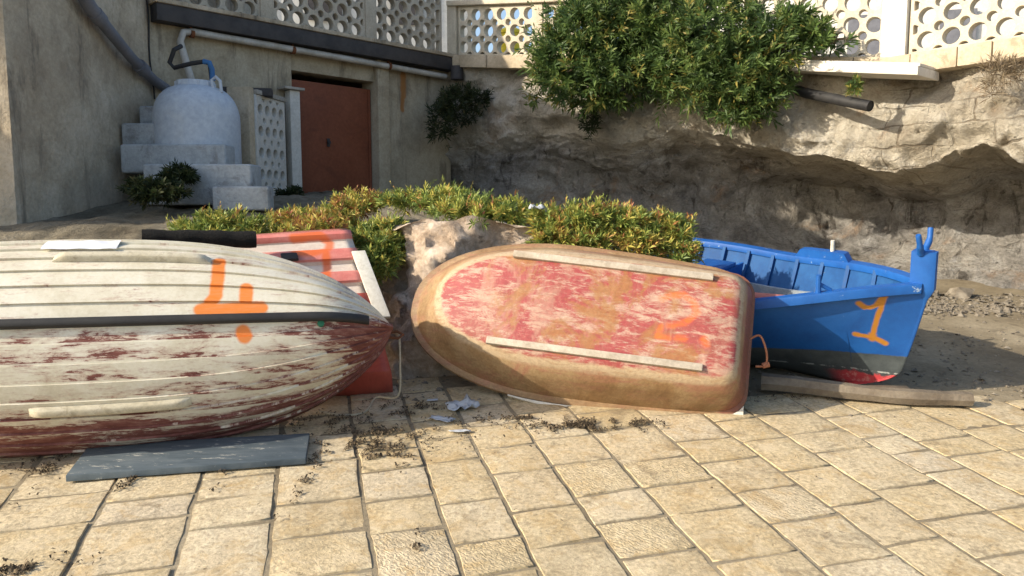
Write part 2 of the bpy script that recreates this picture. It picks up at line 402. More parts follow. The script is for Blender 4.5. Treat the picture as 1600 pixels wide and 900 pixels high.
# ---------------------------------------------------------------- rock face
ARCH = ([640, 700, 760, 820, 900, 970, 1040, 1090, 1150, 1240, 1330, 1400, 1440, 1490, 1540, 1600, 1700, 1800],
        [235, 232, 222, 208, 214, 226, 208, 202, 216, 240, 254, 266, 262, 232, 232, 250, 262, 270])
RDEP = ([640, 700, 800, 900, 1000, 1100, 1250, 1350, 1410, 1470, 1540, 1640, 1800], [.12, .18, .26, .40, .60, .95, 1.7, 1.6, 1.2, 1.4, 1.5, 1.5, 1.2])
def rock_material():
    t = NT('limestone_rock'); v = t.obj; tone = t.attr()
    a = t.noise(v, 1.4, 10, .68, .5)
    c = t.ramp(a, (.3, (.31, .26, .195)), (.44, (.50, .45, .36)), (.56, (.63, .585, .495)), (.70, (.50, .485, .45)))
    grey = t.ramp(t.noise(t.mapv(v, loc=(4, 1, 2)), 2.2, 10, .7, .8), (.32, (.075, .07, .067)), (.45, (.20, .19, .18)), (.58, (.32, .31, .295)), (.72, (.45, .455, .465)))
    c = t.mix(tone, c, grey)  # below the arch: weathered grey, also darkening the colour to add to overhang shade
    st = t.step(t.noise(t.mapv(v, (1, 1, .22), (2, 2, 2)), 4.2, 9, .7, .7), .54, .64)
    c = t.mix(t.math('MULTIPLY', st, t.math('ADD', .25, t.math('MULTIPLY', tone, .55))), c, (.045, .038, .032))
    c = t.mix(t.math('MULTIPLY', t.step(t.noise(t.mapv(v, loc=(7, 7, 7)), 2.0, 8, .7, .4), .55, .7), .45), c, (.34, .19, .085))
    c = t.mix(t.math('MULTIPLY', t.step(t.noise(t.mapv(v, loc=(17, 2, 7)), 3.1, 8, .7, .4), .60, .7), .5), c, (.40, .41, .42))
    f = t.noise(v, 28, 8, .75)
    c = t.mix(.45, c, t.ramp(f, (.3, .2), (.7, .8)), 'OVERLAY')
    bt = t.n('ShaderNodeTexBrick'); bt.offset = .4
    nv = t.n('ShaderNodeTexNoise'); t.L(t.uv, nv.inputs['Vector']); nv.inputs['Scale'].default_value = 3
    t.L(t.vm('ADD', t.uv, t.vm('SCALE', nv.outputs['Color'], sc=.14)), bt.inputs['Vector'])
    bt.inputs['Scale'].default_value = 1; bt.inputs['Brick Width'].default_value = .42; bt.inputs['Row Height'].default_value = .2; bt.inputs['Mortar Size'].default_value = .010; bt.inputs['Mortar Smooth'].default_value = .4
    sx = t.sep(t.uv)
    bm_ = t.math('MULTIPLY', t.math('MULTIPLY', t.step(sx[0], LB-.3, LB), t.math('SUBTRACT', 1.0, tone)), t.step(t.noise(t.uv, 2.0, 4), .38, .52))
    mort = t.math('MULTIPLY', bt.outputs['Fac'], bm_)
    c = t.mix(t.math('MULTIPLY', mort, .6), c, (.20, .16, .11))
    cr = t.vor(t.mapv(t.vm('ADD', v, t.vm('SCALE', t.n('ShaderNodeTexNoise').outputs['Color'], sc=.2)), (1, 1, 1.6)), 2.6, 'DISTANCE_TO_EDGE')
    crk = t.math('SUBTRACT', 1.0, t.step(cr, .0, .035))
    h = t.math('ADD', t.math('MULTIPLY', f, .6), t.noise(v, 7, 10, .72))
    nv2 = t.n('ShaderNodeTexNoise'); t.L(v, nv2.inputs['Vector']); nv2.inputs['Scale'].default_value = 5; nv2.inputs['Detail'].default_value = 6
    h = t.math('ADD', h, t.math('MULTIPLY', t.vor(t.mapv(t.vm('ADD', v, t.vm('SCALE', nv2.outputs['Color'], sc=.25)), (1, 1, 1.8)), 6.5), .45))
    h = t.math('SUBTRACT', h, t.math('ADD', t.math('MULTIPLY', crk, .10), t.math('MULTIPLY', mort, .6)))
    pit = t.step(t.noise(t.mapv(v, (1, 1, 1.6), (3, 9, 5)), 11, 7, .75), .60, .70)
    c = t.mix(t.math('MULTIPLY', pit, .65), c, (.10, .08, .06))
    h = t.math('SUBTRACT', h, t.math('MULTIPLY', pit, .4))
    return t.fin(c, .93, h, 1.0, .06, spec=.15)
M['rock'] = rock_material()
rk = MB(); rows = []; tones = []; ruv = []
pxs = list(np.arange(664, 1800, 3.5))
for px in pxs:
    if px < 1385:
        h0 = hit(px, 200, C0, BN); s = (h0-C0).dot(BD); n = BN; zt = back_z(s)
    else:
        h0 = hit(px, 200, D0, RN); s = LB+(h0-D0).dot(RD); n = RN; zt = ZD
    base = Vector((h0.x, h0.y, 0))
    # soften the corner
    za = hit(px, interp(px, *ARCH), base, n).z
    dep = interp(px, *RDEP)
    z0 = gz(base.x, base.y)-.35
    row = []; tn = []
    N = 104
    for k in range(N+1):
        z = float(np.interp(k/N, [0, .36, .72, 1], [z0, za-.34, za+.03, zt]))
        dn = za-z + .06*nz((base.x*2, base.y*2, 0))
        if dn > 0:
            H = max(za-z0-.35, .5)
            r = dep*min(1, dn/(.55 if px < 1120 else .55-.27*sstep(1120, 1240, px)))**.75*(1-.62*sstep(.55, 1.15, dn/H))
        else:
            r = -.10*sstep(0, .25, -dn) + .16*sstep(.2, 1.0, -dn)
        p = base - n*r; p.z = z
        d = .11*nz((p.x*1.1, p.y*1.1, z*1.5), 1, 5)+.06*nz((p.x*3.5+9, p.y*3.5, z*4.5), 1, 4)-.075*(mnoise.turbulence(Vector((p.x*2.6, p.y*2.6, z*3.6)), 5, True)-.45)+.025*nz((p.x*11, p.y*11, z*13), 1, 3)
        # horizontal bedding
        d += .03*math.sin(z*9+3*nz((p.x*.8, p.y*.8, z), 1, 2))*(.5+.5*(dn < 0))
        edge = min(1, (zt-z)/.12) 
        p = p+n*d*edge; p.z += .05*nz((p.x*2+4, p.y*2, z*2), 1, 3)*edge
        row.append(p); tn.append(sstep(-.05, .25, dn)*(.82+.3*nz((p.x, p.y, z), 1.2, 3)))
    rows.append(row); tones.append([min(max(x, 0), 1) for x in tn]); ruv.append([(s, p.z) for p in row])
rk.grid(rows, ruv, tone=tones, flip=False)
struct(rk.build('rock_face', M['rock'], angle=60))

# ---------------------------------------------------------------- ledge terrain in front of the shed
def ledge_material():
    t = NT('ledge_rock'); v = t.obj; tone = t.attr()
    rockc = t.ramp(t.noise(v, 5, 10, .72, .6), (.3, (.20, .15, .105)), (.43, (.40, .31, .23)), (.57, (.56, .46, .37)), (.72, (.62, .55, .47)))
    soil = t.ramp(t.noise(v, 2.2, 10, .7, .6), (.3, (.10, .085, .06)), (.5, (.185, .16, .115)), (.7, (.28, .25, .19)))
    c = t.mix(tone, rockc, soil)
    f = t.noise(v, 32, 8, .75)
    c = t.mix(.5, c, t.ramp(f, (.3, .2), (.7, .8)), 'OVERLAY')
    c = t.mix(t.math('MULTIPLY', t.step(t.noise(t.mapv(v, loc=(3, 3, 9)), 6, 8, .7), .56, .66), .7), c, (.07, .055, .04))
    return t.fin(c, .95, t.math('ADD', t.math('MULTIPLY', f, .4), t.noise(v, 9, 10, .75)), .9, .03, spec=.12)
M['ledge'] = ledge_material()
front = [(-7.0, 4.3), (-4.4, 4.75), (-2.6, 5.1), (-1.5, 5.25), (-.95, 5.15), (-.7, 4.95), (-.2, 4.98), (.2, 5.0), (.66, 4.98), (.62, 5.2), (.3, 5.65), (-.15, 6.2), (-.45, 6.9), (-.6, 8.0), (-.75, 9.0), (-.7, 11.2)]
topz = [1.15, 1.22, 1.25, 1.28, 1.34, 1.45, 1.46, 1.42, 1.36, 1.34, 1.35, 1.45, 1.5, 1.6, 1.68, 1.75]
fp = []; 
L = [0]
for a, b in zip(front, front[1:]): L.append(L[-1]+math.dist(a, b))
ns = int(L[-1]/.032)
lx = [f[0] for f in front]; ly = [f[1] for f in front]
def top_height(x, y):
    h = interp(y, [4.4, 5.2, 6.5, 7.6, 9.5, 12], [1.22, 1.33, 1.46, 1.62, 1.72, 1.76])
    return h
BACKC = Vector((-3.2, 9.6))
ld = MB(); rows = []; tones = []
for i in range(ns+1):
    s = L[-1]*i/ns
    x, y, zt = interp(s, L, lx), interp(s, L, ly), interp(s, L, topz)
    x2, y2 = interp(min(s+.1, L[-1]), L, lx), interp(min(s+.1, L[-1]), L, ly); x1, y1 = interp(max(s-.1, 0), L, lx), interp(max(s-.1, 0), L, ly)
    tx, ty = x2-x1, y2-y1; tl = math.hypot(tx, ty); nx_, ny_ = ty/tl, -tx/tl     # outward
    zb = gz(x, y)-.1
    row = []; tn = []
    for k in range(33):
        f = k/32; z = zb+(zt-zb)*f
        out = .16*(1-f)**2 + .05*math.sin(f*5) 
        p = Vector((x+nx_*out, y+ny_*out, z))
        d = .15*nz(p*2.3, 1, 5)+.075*mnoise.turbulence(p*6, 5, True)+.05*nz(p*15, 1, 4)-.05
        d *= 1-.8*f**16
        p += Vector((nx_, ny_, .25))*d
        row.append(p); tn.append(.35 if f < .35 else .0 if -.75 < x < .25 and y < 5.4 else .5)
    tgt = Vector((min(x, -1.2)*.6-2.0, 9.8)) if y < 8.5 else Vector((-4, 11.0))
    for k in range(1, 27):
        f = (k/26)**1.5
        q2 = Vector((x, y)).lerp(tgt, f)
        zt2 = zt+(top_height(q2.x, q2.y)-zt)*sstep(0, .18, f)
        w = .045*nz((q2.x*1.6, q2.y*1.6, 0), 1, 5)+.02*nz((q2.x*6, q2.y*6, 3), 1, 3)
        row.append(Vector((q2.x, q2.y, zt2+w))); tn.append(min(1, .1+f*8))
    rows.append(row); tones.append(tn)
ld.grid(rows, tone=tones, flip=True)
struct(ld.build('rock_ledge', M['ledge'], angle=70))

# ---------------------------------------------------------------- tall building at the left
tb = thing('building', 'tall weathered concrete building wall at the left edge with drainpipe', 'building', (CORN.x-.1, CORN.y, 1.3))
LW = Vector((-.1, -1, 0)).normalized()
near = None
for k in range(400):
    p = CORN+LW*(k*.01)
    if p.x/p.y*1.0 < ray(14, 150).x/ray(14, 150).y: near = p; break
w = MB()
H = 6.75
FD = Vector((-1, -.28, 0)).normalized()
fl = near+FD*5
bkp = CORN+Vector((0.0, .9, 0))
def topz_(y): return interp(y, [5, 6.3, 8.2, 8.75, 9.35, 9.75], [5.2, 5.2, 5.0, 5.05, 6.0, 6.6])
def wallgrid(mb, a, b, z0, na, nzv, amp, nrm, seed):
    rows = []; uv = []
    for i in range(na+1):
        p = a.lerp(b, i/na); row = []; u = []
        for k in range(nzv+1):
            z = z0+(topz_(p.y)-z0)*k/nzv
            e = min(1, min(i, na-i)/1.5)
            d = amp*nz((p.x*1.5+seed, p.y*1.5, z*1.1), 1, 5)*e
            row.append((p.x+nrm.x*d, p.y+nrm.y*d, z)); u.append(((p-a).length, z))
        rows.append(row); uv.append(u)
    mb.grid(rows, uv)
nL = Vector((1, -.1, 0)).normalized()
bkp = CORN-LW*3.2
wallgrid(w, near, CORN, .6, 34, 70, .03, nL, 1)
wallgrid(w, CORN, bkp, .6, 24, 20, .0, nL, 1)
wallgrid(w, fl, near, .2, 40, 60, .10, Vector((.27, -.96, 0)), 5)
bx = Vector((-5, 0, 0))
ed_ = [near.lerp(bkp, i/20) for i in range(21)]
w.grid([[(p.x, p.y, topz_(p.y)) for p in ed_], [(p.x-5, p.y-1.4*(1-i/20), topz_(p.y)) for i, p in enumerate(ed_)]])
w.add([tuple(bkp.xy)+(.6,), (bkp.x-5, bkp.y, .6), (bkp.x-5, bkp.y, 6.6), tuple(bkp.xy)+(6.6,)], [(0, 1, 2, 3)])
w.build('wall', M['concrete'], tb, angle=50)
dp = MB()
pl = [hit(px, py, CORN+nL*off, nL) for px, py, off in ((118, -30, .09), (140, 10, .09), (168, 45, .09), (205, 90, .09), (240, 125, .09), (266, 143, .12))]
dp.tube(pl, [.062, .062, .055, .05, .05, .05], 14)
dpo = dp.build('drainpipe', M['pvc_grey'], tb)
for a, b in ((pl[1], pl[2]), (pl[3], pl[4])):
    cl_ = MB(); m_ = a.lerp(b, .45); d = (b-a).normalized()
    cl_.tube([m_-d*.05, m_+d*.05], .068, 14)
    cl_.build('pipe_collar', M['pvc_grey'], dpo)
cb = MB(); cb.tube([hit(228+12*k/8+1.5*math.sin(k), -10+165*k/8, CORN+nL*.02, nL) for k in range(9)], .008, 6)
cb.build('cable', M['black_rubber'], tb)

# ---------------------------------------------------------------- boat shed
def shed_material():
    t = NT('shed_render'); v = t.obj
    c = t.ramp(t.noise(v, 1.8, 9, .66, .4), (.3, (.26, .22, .155)), (.5, (.39, .34, .25)), (.7, (.47, .42, .325)))
    f = t.noise(v, 36, 7, .7)
    c = t.mix(.35, c, t.ramp(f, (.3, .25), (.7, .75)), 'OVERLAY')
    c = t.mix(t.math('MULTIPLY', t.step(t.noise(t.mapv(v, (1, 1, .2)), 4, 8, .7, .4), .53, .66), .6), c, (.12, .10, .075))
    # one rust run below the pipe
    ts = wt(631)[0]
    s = t.strokes(t.uv, [((ts, wt(631, 118)[1]), (ts, wt(631, 150)[1])), ((ts+.01, wt(631, 150)[1]), (ts+.02, wt(631, 172)[1]), .7)], .045, .02, .02, 12)
    c = t.mix(t.math('MULTIPLY', s, .8), c, (.30, .13, .035))
    return t.fin(c, .92, t.math('ADD', t.math('MULTIPLY', f, .4), t.noise(v, 6, 9, .7)), .45, .012, spec=.15)
M['shed_wall'] = shed_material()
sh = thing('boat_shed', 'low concrete boat shed built under the promenade with rust red door', 'shed', (C0.x+WD.x*2, C0.y+WD.y*2, 1.5))
def wbox(mb, t0, t1, z0, z1, o0, o1):
    """box on the shed wall: t along, z up, o outwards; UV = (t, z)"""
    vs = []; uv = []
    for z in (z0, z1):
        for o in (o0, o1):
            for tt in (t0, t1):
                p = C0+WD*tt+WN*o; vs.append((p.x, p.y, z)); uv.append((tt, z))
    mb.add(vs, [(0, 1, 3, 2), (4, 6, 7, 5), (0, 4, 5, 1), (2, 3, 7, 6), (0, 2, 6, 4), (1, 5, 7, 3)], uv)
tl_, tr_ = wt(458)[0], wt(588)[0]
zlin = wt(520, 118)[1]
w = MB()
ZS = ZB-.06
wbox(w, tl_, TC+.02, 1.2, ZS, -.3, 0)
wbox(w, -.05, tr_-.18, 1.2, ZS, -.3, 0)
wbox(w, tr_-.18, tr_, 1.2, ZS, -.3, .05)
wbox(w, tr_, tl_, zlin, ZS, -.3, -.03)
w.build('wall', M['shed_wall'], sh, bevel=.008)
d_ = MB(); wbox(d_, tr_+.003, tl_-.003, 1.3, zlin-.09, -.17, -.11)
do = d_.build('door', M['door_red'], sh, bevel=.004)
dh = MB()
hp = C0+WD*wt(520, 222)[0]+WN*(-.10); hz = wt(520, 222)[1]
dh.tube([(hp.x, hp.y, hz), (hp.x+WN.x*.03, hp.y+WN.y*.03, hz)], .022, 12)
dh.box((hp.x-WD.x*.02, hp.y-WD.y*.02, hz-.05), WD*.04, WN*.012, (0, 0, .1))
dh.build('handle', M['steel_dark'], do)
for tt in (tr_+.02, tl_-.05):
    dl = MB(); wbox(dl, tt, tt+.03, 1.35, zlin-.1, -.108, -.095)
    dl.build('door_stile', M['door_red'], do)
bm_ = MB()
zb1, zb0 = wt(500, 50)[1], wt(500, 75)[1]
wbox(bm_, -.02, TC-.02, ZS-.17, ZS+.0, .003, .17)
bm_.build('roof_beam', M['steel_dark'], sh, bevel=.006)
ed = MB(); wbox(ed, -.02, TC, ZS+.003, ZS+.05, -.3, .19)
ed.build('roof_slab', M['concrete'], sh, bevel=.008)
# pale pipe under the beam, its rusty clips, dark cables
zp = wt(500, 88)[1]
pp = MB()
p0 = lambda tt, z, o: (C0.x+WD.x*tt+WN.x*o, C0.y+WD.y*tt+WN.y*o, z)
tL = wt(296, 60)[0]
pp.tube([p0(.12, zp-.02, .09), p0(1.5, zp, .09), p0(tL, zp+.02, .09), p0(tL+.1, zp+.0, .09), p0(tL+.14, zp-.1, .09), p0(tL+.02, zp-.55, .09), p0(tL-.12, zp-.85, .09)], .038, 12)
ppo = pp.build('water_pipe', M['pvc_white'], sh)
for px in (455, 603, 300):
    k = MB(); tt = wt(px)[0]; k.tube([p0(tt-.02, zp, .09), p0(tt+.02, zp, .09)], .045, 12); k.box(p0(tt-.012, zp+.03, .06), WD*.024, WN*.03, (0, 0, .07))
    k.build('pipe_clip', M['rust'], ppo)
for dz, sag in ((.07, .02), (.10, .05)):
    k = MB(); k.tube([p0(.3+i*(TC-.5)/14, zp+dz+.0-sag*math.sin(i*.9), .045) for i in range(15)], .012, 6); k.build('cable', M['black_rubber'], sh)
gu = MB()
gu.tube([p0(.02, ZS-.12, .22), p0(.02, ZS-.3, .22)], .09, 12); gu.build('downpipe_socket', M['steel_dark'], sh)

# ---------------------------------------------------------------- perforated parapet
def perforated(name, parent, org, dirv, nrm, length, height, thick, pitch, r1, r2, mat, zslope=0.0, margin=.025, vpitch=None):
    """flat panel with a lattice of round holes, as a real solid"""
    vp = vpitch or pitch
    cu = bpy.data.curves.new('tmp', 'CURVE'); cu.dimensions = '2D'; cu.fill_mode = 'BOTH'; cu.extrude = thick/2; cu.bevel_depth = .004; cu.bevel_resolution = 1
    def spl(pts):
        s = cu.splines.new('POLY'); s.points.add(len(pts)-1); s.use_cyclic_u = True
        for q_, p_ in zip(s.points, pts): q_.co = (p_[0], p_[1], 0, 1)
    spl([(0, 0), (length, 0), (length, height), (0, height)])
    def circ(cx, cy, r):
        pts = []
        for k in range(20):
            a = 2*math.pi*k/20; x = cx+r*math.cos(a); y = cy+r*math.sin(a)
            pts.append((min(max(x, margin), length-margin), min(max(y, margin), height-margin)))
        xs_ = [p[0] for p in pts]; ys_ = [p[1] for p in pts]
        if max(xs_)-min(xs_) < .03 or max(ys_)-min(ys_) < .03: return
        cl = []
        for p in pts:
            if not cl or math.dist(cl[-1], p) > 1e-4: cl.append(p)
        if len(cl) > 4: spl(cl)
    nx = int(round(length/pitch)); ox = (length-nx*pitch)/2
    ny = int(math.ceil(height/vp))
    for i in range(nx):
        for j in range(ny):
            circ(ox+(i+.5)*pitch, (j+.55)*vp, r1)
    for i in range(nx+1):
        for j in range(ny+1):
            circ(ox+i*pitch, (j+.05)*vp, r2)
    o = bpy.data.objects.new('tmp', cu); COL.objects.link(o)
    dg = bpy.context.evaluated_depsgraph_get(); dg.update()
    me = bpy.data.meshes.new_from_object(o.evaluated_get(dg)); bpy.data.objects.remove(o)
    me.name = name
    off = parent_loc(parent)
    for v in me.vertices:
        a, b, c = v.co
        p = org+dirv*a+nrm*c; v.co = Vector((p.x, p.y, org.z+b+zslope*a))-off
    me.materials.clear(); me.materials.append(mat)
    me.update()
    ob = bpy.data.objects.new(name, me); COL.objects.link(ob); ob.parent = parent
    return ob
def post(parent, p, d, n, w, t, z0, z1, mat, name='pillar'):
    k = MB(); k.box(Vector((p.x, p.y, z0))-n*t/2-d*w/2, d*w, n*t, (0, 0, z1-z0)); return k.build(name, mat, parent, bevel=.006)
PH = .80
# over the shed
o_ = C0+WD*1.8
pw = thing('parapet', 'grey pierced concrete parapet in shade along the roof of the red door shed', 'parapet wall', (o_.x, o_.y, ZB))
tp = [.0, wt(581, 60)[0], wt(418, 20)[0], TC-.1]
for a, b in zip(tp, tp[1:]):
    org = C0+WD*(a+.075)-WN*.08; org.z = ZB
    perforated('pierced_panel', pw, org, WD, WN, b-a-.15, PH, .09, .205, .078, .045, M['parapet_old'])
for a in tp[1:]:
    post(pw, C0+WD*a-WN*.08, WD, WN, .15, .13, ZB-.02, ZB+PH+.03, M['parapet_old'])
cp = MB(); cp.box(C0+WD*.0-WN*.18+Vector((0, 0, ZB+PH+.035)), WD*(TC), WN*.2, (0, 0, .08)); cp.build('coping', M['parapet_old'], pw, bevel=.01)
# along the rock, descending to the right
o_ = C0.lerp(D0, .5)
pb = thing('parapet', 'sunlit cream pierced parapet behind the big green shrub', 'parapet wall', (o_.x, o_.y, 3.3))
zsl = (ZD-ZB)/LB
post(pb, C0+BD*.06-BN*.1, BD, BN, .16, .16, ZB-.02, ZB+.68, M['parapet'])
npan = 4; seg = (LB-.10)/npan
for i in range(npan):
    s0 = .16+seg*i
    org = C0+BD*s0-BN*.10; org.z = ZB+zsl*s0+.0
    perforated('pierced_panel', pb, org, BD, BN, seg-.14, .66, .09, .215, .08, .047, M['parapet'], zslope=zsl)
    if i < npan-1: post(pb, C0+BD*(s0+seg-.07)-BN*.1, BD, BN, .14, .14, ZB+zsl*(s0+seg)-.05, ZB+zsl*(s0+seg)+.69, M['parapet'])
cp = MB(); a = C0-BN*.2+Vector((0, 0, ZB+.665)); cp.box(a, BD*LB+Vector((0, 0, zsl*LB)), BN*.22, (0, 0, .07)); cp.build('coping', M['parapet'], pb, bevel=.012)
cr_ = MB()
def course(mb, A, d, n, length, z0, zs, hh, thick):
    s = 0
    while s < length:
        l = random.uniform(.22, .5); l = min(l, length-s)
        p = A+d*(s+.004); o = random.uniform(-.012, .012)
        mb.box(Vector((p.x, p.y, z0+zs*s-hh))-n*(thick*.6)+n*o, d*(l-.008)+Vector((0, 0, zs*l)), n*thick, (0, 0, hh-.004), tone=random.random()*.3)
        s += l
course(cr_, C0, BD, BN, LB+.05, ZB, zsl, .17, .22)
cr_.build('base_course', M['course'], pb, bevel=.012)
# right-hand run
o_ = D0.lerp(E0, .5)
pr_ = thing('parapet', 'sunlit cream pierced parapet at the right with white pillar', 'parapet wall', (o_.x, o_.y, ZD))
post(pr_, D0-RN*.10+RD*.02, RD, RN, .24, .2, ZD-.02, ZD+.75, M['whitewash'])
zr = .012
segs_ = [(.16, 1.36), (1.54, LR)]
for a, b in segs_:
    org = D0+RD*a-RN*.10; org.z = ZD+.005+zr*a
    perforated('pierced_panel', pr_, org, RD, RN, b-a, .68, .10, .225, .083, .049, M['parapet'], zslope=zr)
post(pr_, D0-RN*.10+RD*1.45, RD, RN, .17, .16, ZD, ZD+.75, M['whitewash'])
cp = MB(); cp.box(D0-RN*.2+Vector((0, 0, ZD+.70)), RD*LR+Vector((0, 0, zr*LR)), RN*.22, (0, 0, .07)); cp.build('coping', M['parapet'], pr_, bevel=.012)
cr_ = MB(); course(cr_, D0, RD, RN, LR, ZD, zr, .19, .24); cr_.build('base_course', M['course'], pr_, bevel=.014)

# things beyond the parapet
hs = thing('house', 'pale plastered house standing beyond the parapet over the shed', 'house', (-9, 26, ZB))
k = MB(); k.box((-16, 25, ZB-.1), (14.5, 3, 0), (-1.5, 7, 0), (0, 0, 7)); k.build('wall', M['whitewash'], hs, bevel=.05)
k = MB(); k.box((-16.3, 24.7, ZB+6.9), (15, 3.1, 0), (-1.6, 7.4, 0), (0, 0, .3)); k.build('roof', M['concrete_pale'], hs, bevel=.03)
for i in range(5):
    for zz in (1.0, 4.2):
        k = MB(); k.box(Vector((-15, 25.15, ZB+zz))+Vector((2.7*i, .56*i, 0)), (1.1, .23, 0), (.02, -.09, 0), (0, 0, 1.9)); k.build('window', M['steel_dark'], hs)
h2 = thing('house', 'white flat roofed house far behind the right hand parapet', 'house', (16, 34, ZD))
k = MB(); k.box((6, 36, ZD-.1), (26, -7, 0), (2, 7, 0), (0, 0, 8)); k.build('wall', M['whitewash'], h2, bevel=.05)
for i in range(7):
    for zz in (1.2, 4.6):
        k = MB(); k.box(Vector((7.5, 35.5, ZD+zz))+Vector((3.4*i, -.915*i, 0)), (1.3, -.35, 0), (-.03, -.1, 0), (0, 0, 2.0)); k.build('window', M['pvc_grey'], h2)
yb = thing('bin', 'bright yellow bin seen through the pierced parapet', 'bin', P(797, 95, 12.2))
k = MB(); c = P(797, 95, 12.2); zz = ZB-.02
k.tube([(c.x, c.y, zz), (c.x, c.y, zz+.05), (c.x, c.y, zz+.56)], [.14, .15, .19], 20); k.build('bin_body', M['yellow'], yb)
k = MB(); k.tube([(c.x, c.y, zz+.562), (c.x, c.y, zz+.60), (c.x, c.y, zz+.66)], [.205, .205, .10], 20); k.build('lid', M['yellow'], yb)

# white slab and pipe stub on the rock
p1 = P(1228, 100, 8.15); p2 = P(1438, 106, 7.15)
k = MB(); dd = (p2-p1); nn = Vector((dd.y, -dd.x, 0)).normalized()
if nn.y > 0: nn = -nn
k.box(p1-nn*.45-Vector((0, 0, .07)), dd, nn*.5, (0, 0, .085))
k.box(p1-nn*.45+Vector((0, 0, .017)), dd*.995, nn*.44, (0, 0, .03))
tag(k.build('stone_slab', M['white_stone'], at=p1, bevel=.012), 'white stone slab jutting from the rock right of the shrub', 'slab')
k = MB(); k.tube([P(1225, 135, 8.6), P(1262, 146, 8.1), P(1310, 156, 7.75), P(1360, 166, 7.45)], .052, 14, cap=False)
k.tube([P(1225, 135, 8.6), P(1262, 146, 8.1), P(1310, 156, 7.75), P(1359, 166, 7.46)], .044, 14)
tag(k.build('drain_pipe', M['black_rubber'], at=P(1225, 135, 8.6)), 'dark drain pipe stub poking out of the rock under the white slab', 'pipe')

# ---------------------------------------------------------------- steps, tank, low pierced wall
st = thing('steps', 'rough grey concrete steps climbing beside the tall wall', 'steps', P(270, 290, 7.3))
M['step'] = weathered('step_concrete', [(.26, .28, .29), (.36, .385, .40), (.43, .45, .46)], 3, .9, .6, .015, 30, (.15, .14, .13), .5)
for (xa, xb, yt, yb_, Y, dep) in ((222, 392, 256, 312, 7.0, .30), (330, 420, 291, 320, 6.84, .15), (186, 352, 225, 262, 7.25, .26), (188, 312, 192, 230, 7.47, .25), (216, 272, 165, 200, 7.68, .25)):
    a = P(xa, yt, Y); b = P(xb, yt, Y); z0 = P(xb, yb_, Y).z-.05
    k = MB(); k.box((a.x, Y, z0), (b.x-a.x, .0, 0), (0, dep, 0), (0, 0, a.z-z0))
    k.build('step', M['step'], st, bevel=.03, seg=3)
tk = P(311, 262, 7.72); TR = .40
tn_ = thing('water_tank', 'white plastic water tank with domed top behind the steps', 'water tank', (tk.x, tk.y, 1.62))
k = MB(); prof = [(.37, 1.62), (.40, 1.66)]
ztop = P(311, 134, 7.72).z; zsh = P(311, 190, 7.72).z
zz = 1.70
prof += [(.40, 1.7), (.395, 1.85), (.405, 1.88), (.405, zsh-.05)]
for a in range(0, 91, 9): prof.append((.405*math.cos(R_(a))**.6+.0005, zsh+(ztop-zsh)*math.sin(R_(a))))
rows = []
for r, z in prof: rows.append([(tk.x+r*math.cos(2*math.pi*i/40), tk.y+r*math.sin(2*math.pi*i/40), z) for i in range(41)])
k.grid(rows, flip=True); k.build('tank_body', M['tank'], tn_)
k = MB(); k.tube([(tk.x+.0, tk.y, ztop-.03), (tk.x, tk.y, ztop+.04)], [.19, .18], 24)
for i in range(12):
    a = 2*math.pi*i/12; k.box((tk.x+.178*math.cos(a)-.012, tk.y+.178*math.sin(a)-.012, ztop-.02), (.024, 0, 0), (0, .024, 0), (0, 0, .05))
k.build('lid', M['tank'], tn_, bevel=.005)
k = MB(); hx = tk.x+.21
k.tube([(hx, tk.y-.1, ztop-.05), (hx-.01, tk.y-.1, ztop+.04), (hx+.03, tk.y-.1, ztop+.07), (hx+.07, tk.y-.1, ztop+.03), (hx+.08, tk.y-.1, ztop-.08)], .016, 8); k.build('handle', M['tank'], tn_)
k = MB(); fy = tk.y+.05
pts = [P(283, 72, fy+.1), P(272, 78, fy), P(265, 98, fy), P(272, 106, fy), P(300, 99, fy), P(320, 96, fy), P(328, 101, fy), P(331, 124, fy)]
k.tube(pts, .022, 10); k.build('filler_hose', M['black_rubber'], tn_)
k = MB(); k.tube([P(318, 96, fy), P(327, 98, fy), P(331, 108, fy), P(332, 126, fy)], .027, 10); k.build('valve', M['blue_plastic'], tn_)
# stuff behind the tank: dark slats on a low wall
fw = thing('garden_wall', 'low whitewashed wall of pierced blocks between tank and red door', 'wall', P(420, 300, 8.8))
FDv = Vector((.18, .98, 0)).normalized(); FNv = Vector((FDv.y, -FDv.x, 0))
Afar = C0+WD*wt(436)[0]+WN*.12
q1 = None
for i in range(200):
    p = Afar-FDv*(i*.01)
    if p.x/p.y < ray(396, 210).x/ray(396, 210).y: q1 = p; break
ztopw = hit(396, 139, q1, Vector((0, 1, 0))).z; zbw = 1.45
plen = (Afar-q1).length
perforated('pierced_panel', fw, Vector((q1.x, q1.y, zbw+.1)), FDv, FNv, plen-.08, ztopw-zbw-.16, .09, .155, .058, .035, M['whitewash'], margin=.02, vpitch=.23)
k = MB(); k.box((q1.x-.02*1, q1.y, ztopw-.055)-FNv*.07 if False else Vector((q1.x, q1.y, ztopw-.055))-FNv*.07, FDv*(plen-.06), FNv*.14, (0, 0, .05)); k.build('coping', M['concrete_pale'], fw, bevel=.008)
k = MB(); k.box(Vector((q1.x, q1.y, zbw))-FNv*.22-FDv*.12, FDv*.115, FNv*.25, (0, 0, ztopw-zbw+.01)); k.build('pillar', M['course'], fw, bevel=.012)
k = MB(); pz = wt(452, 143)[1]; k.box(C0+WD*(wt(461)[0])+WN*.01+Vector((0, 0, 1.4)), WD*.13, WN*.12, (0, 0, pz-1.4)); k.build('pillar', M['whitewash'], fw, bevel=.01)
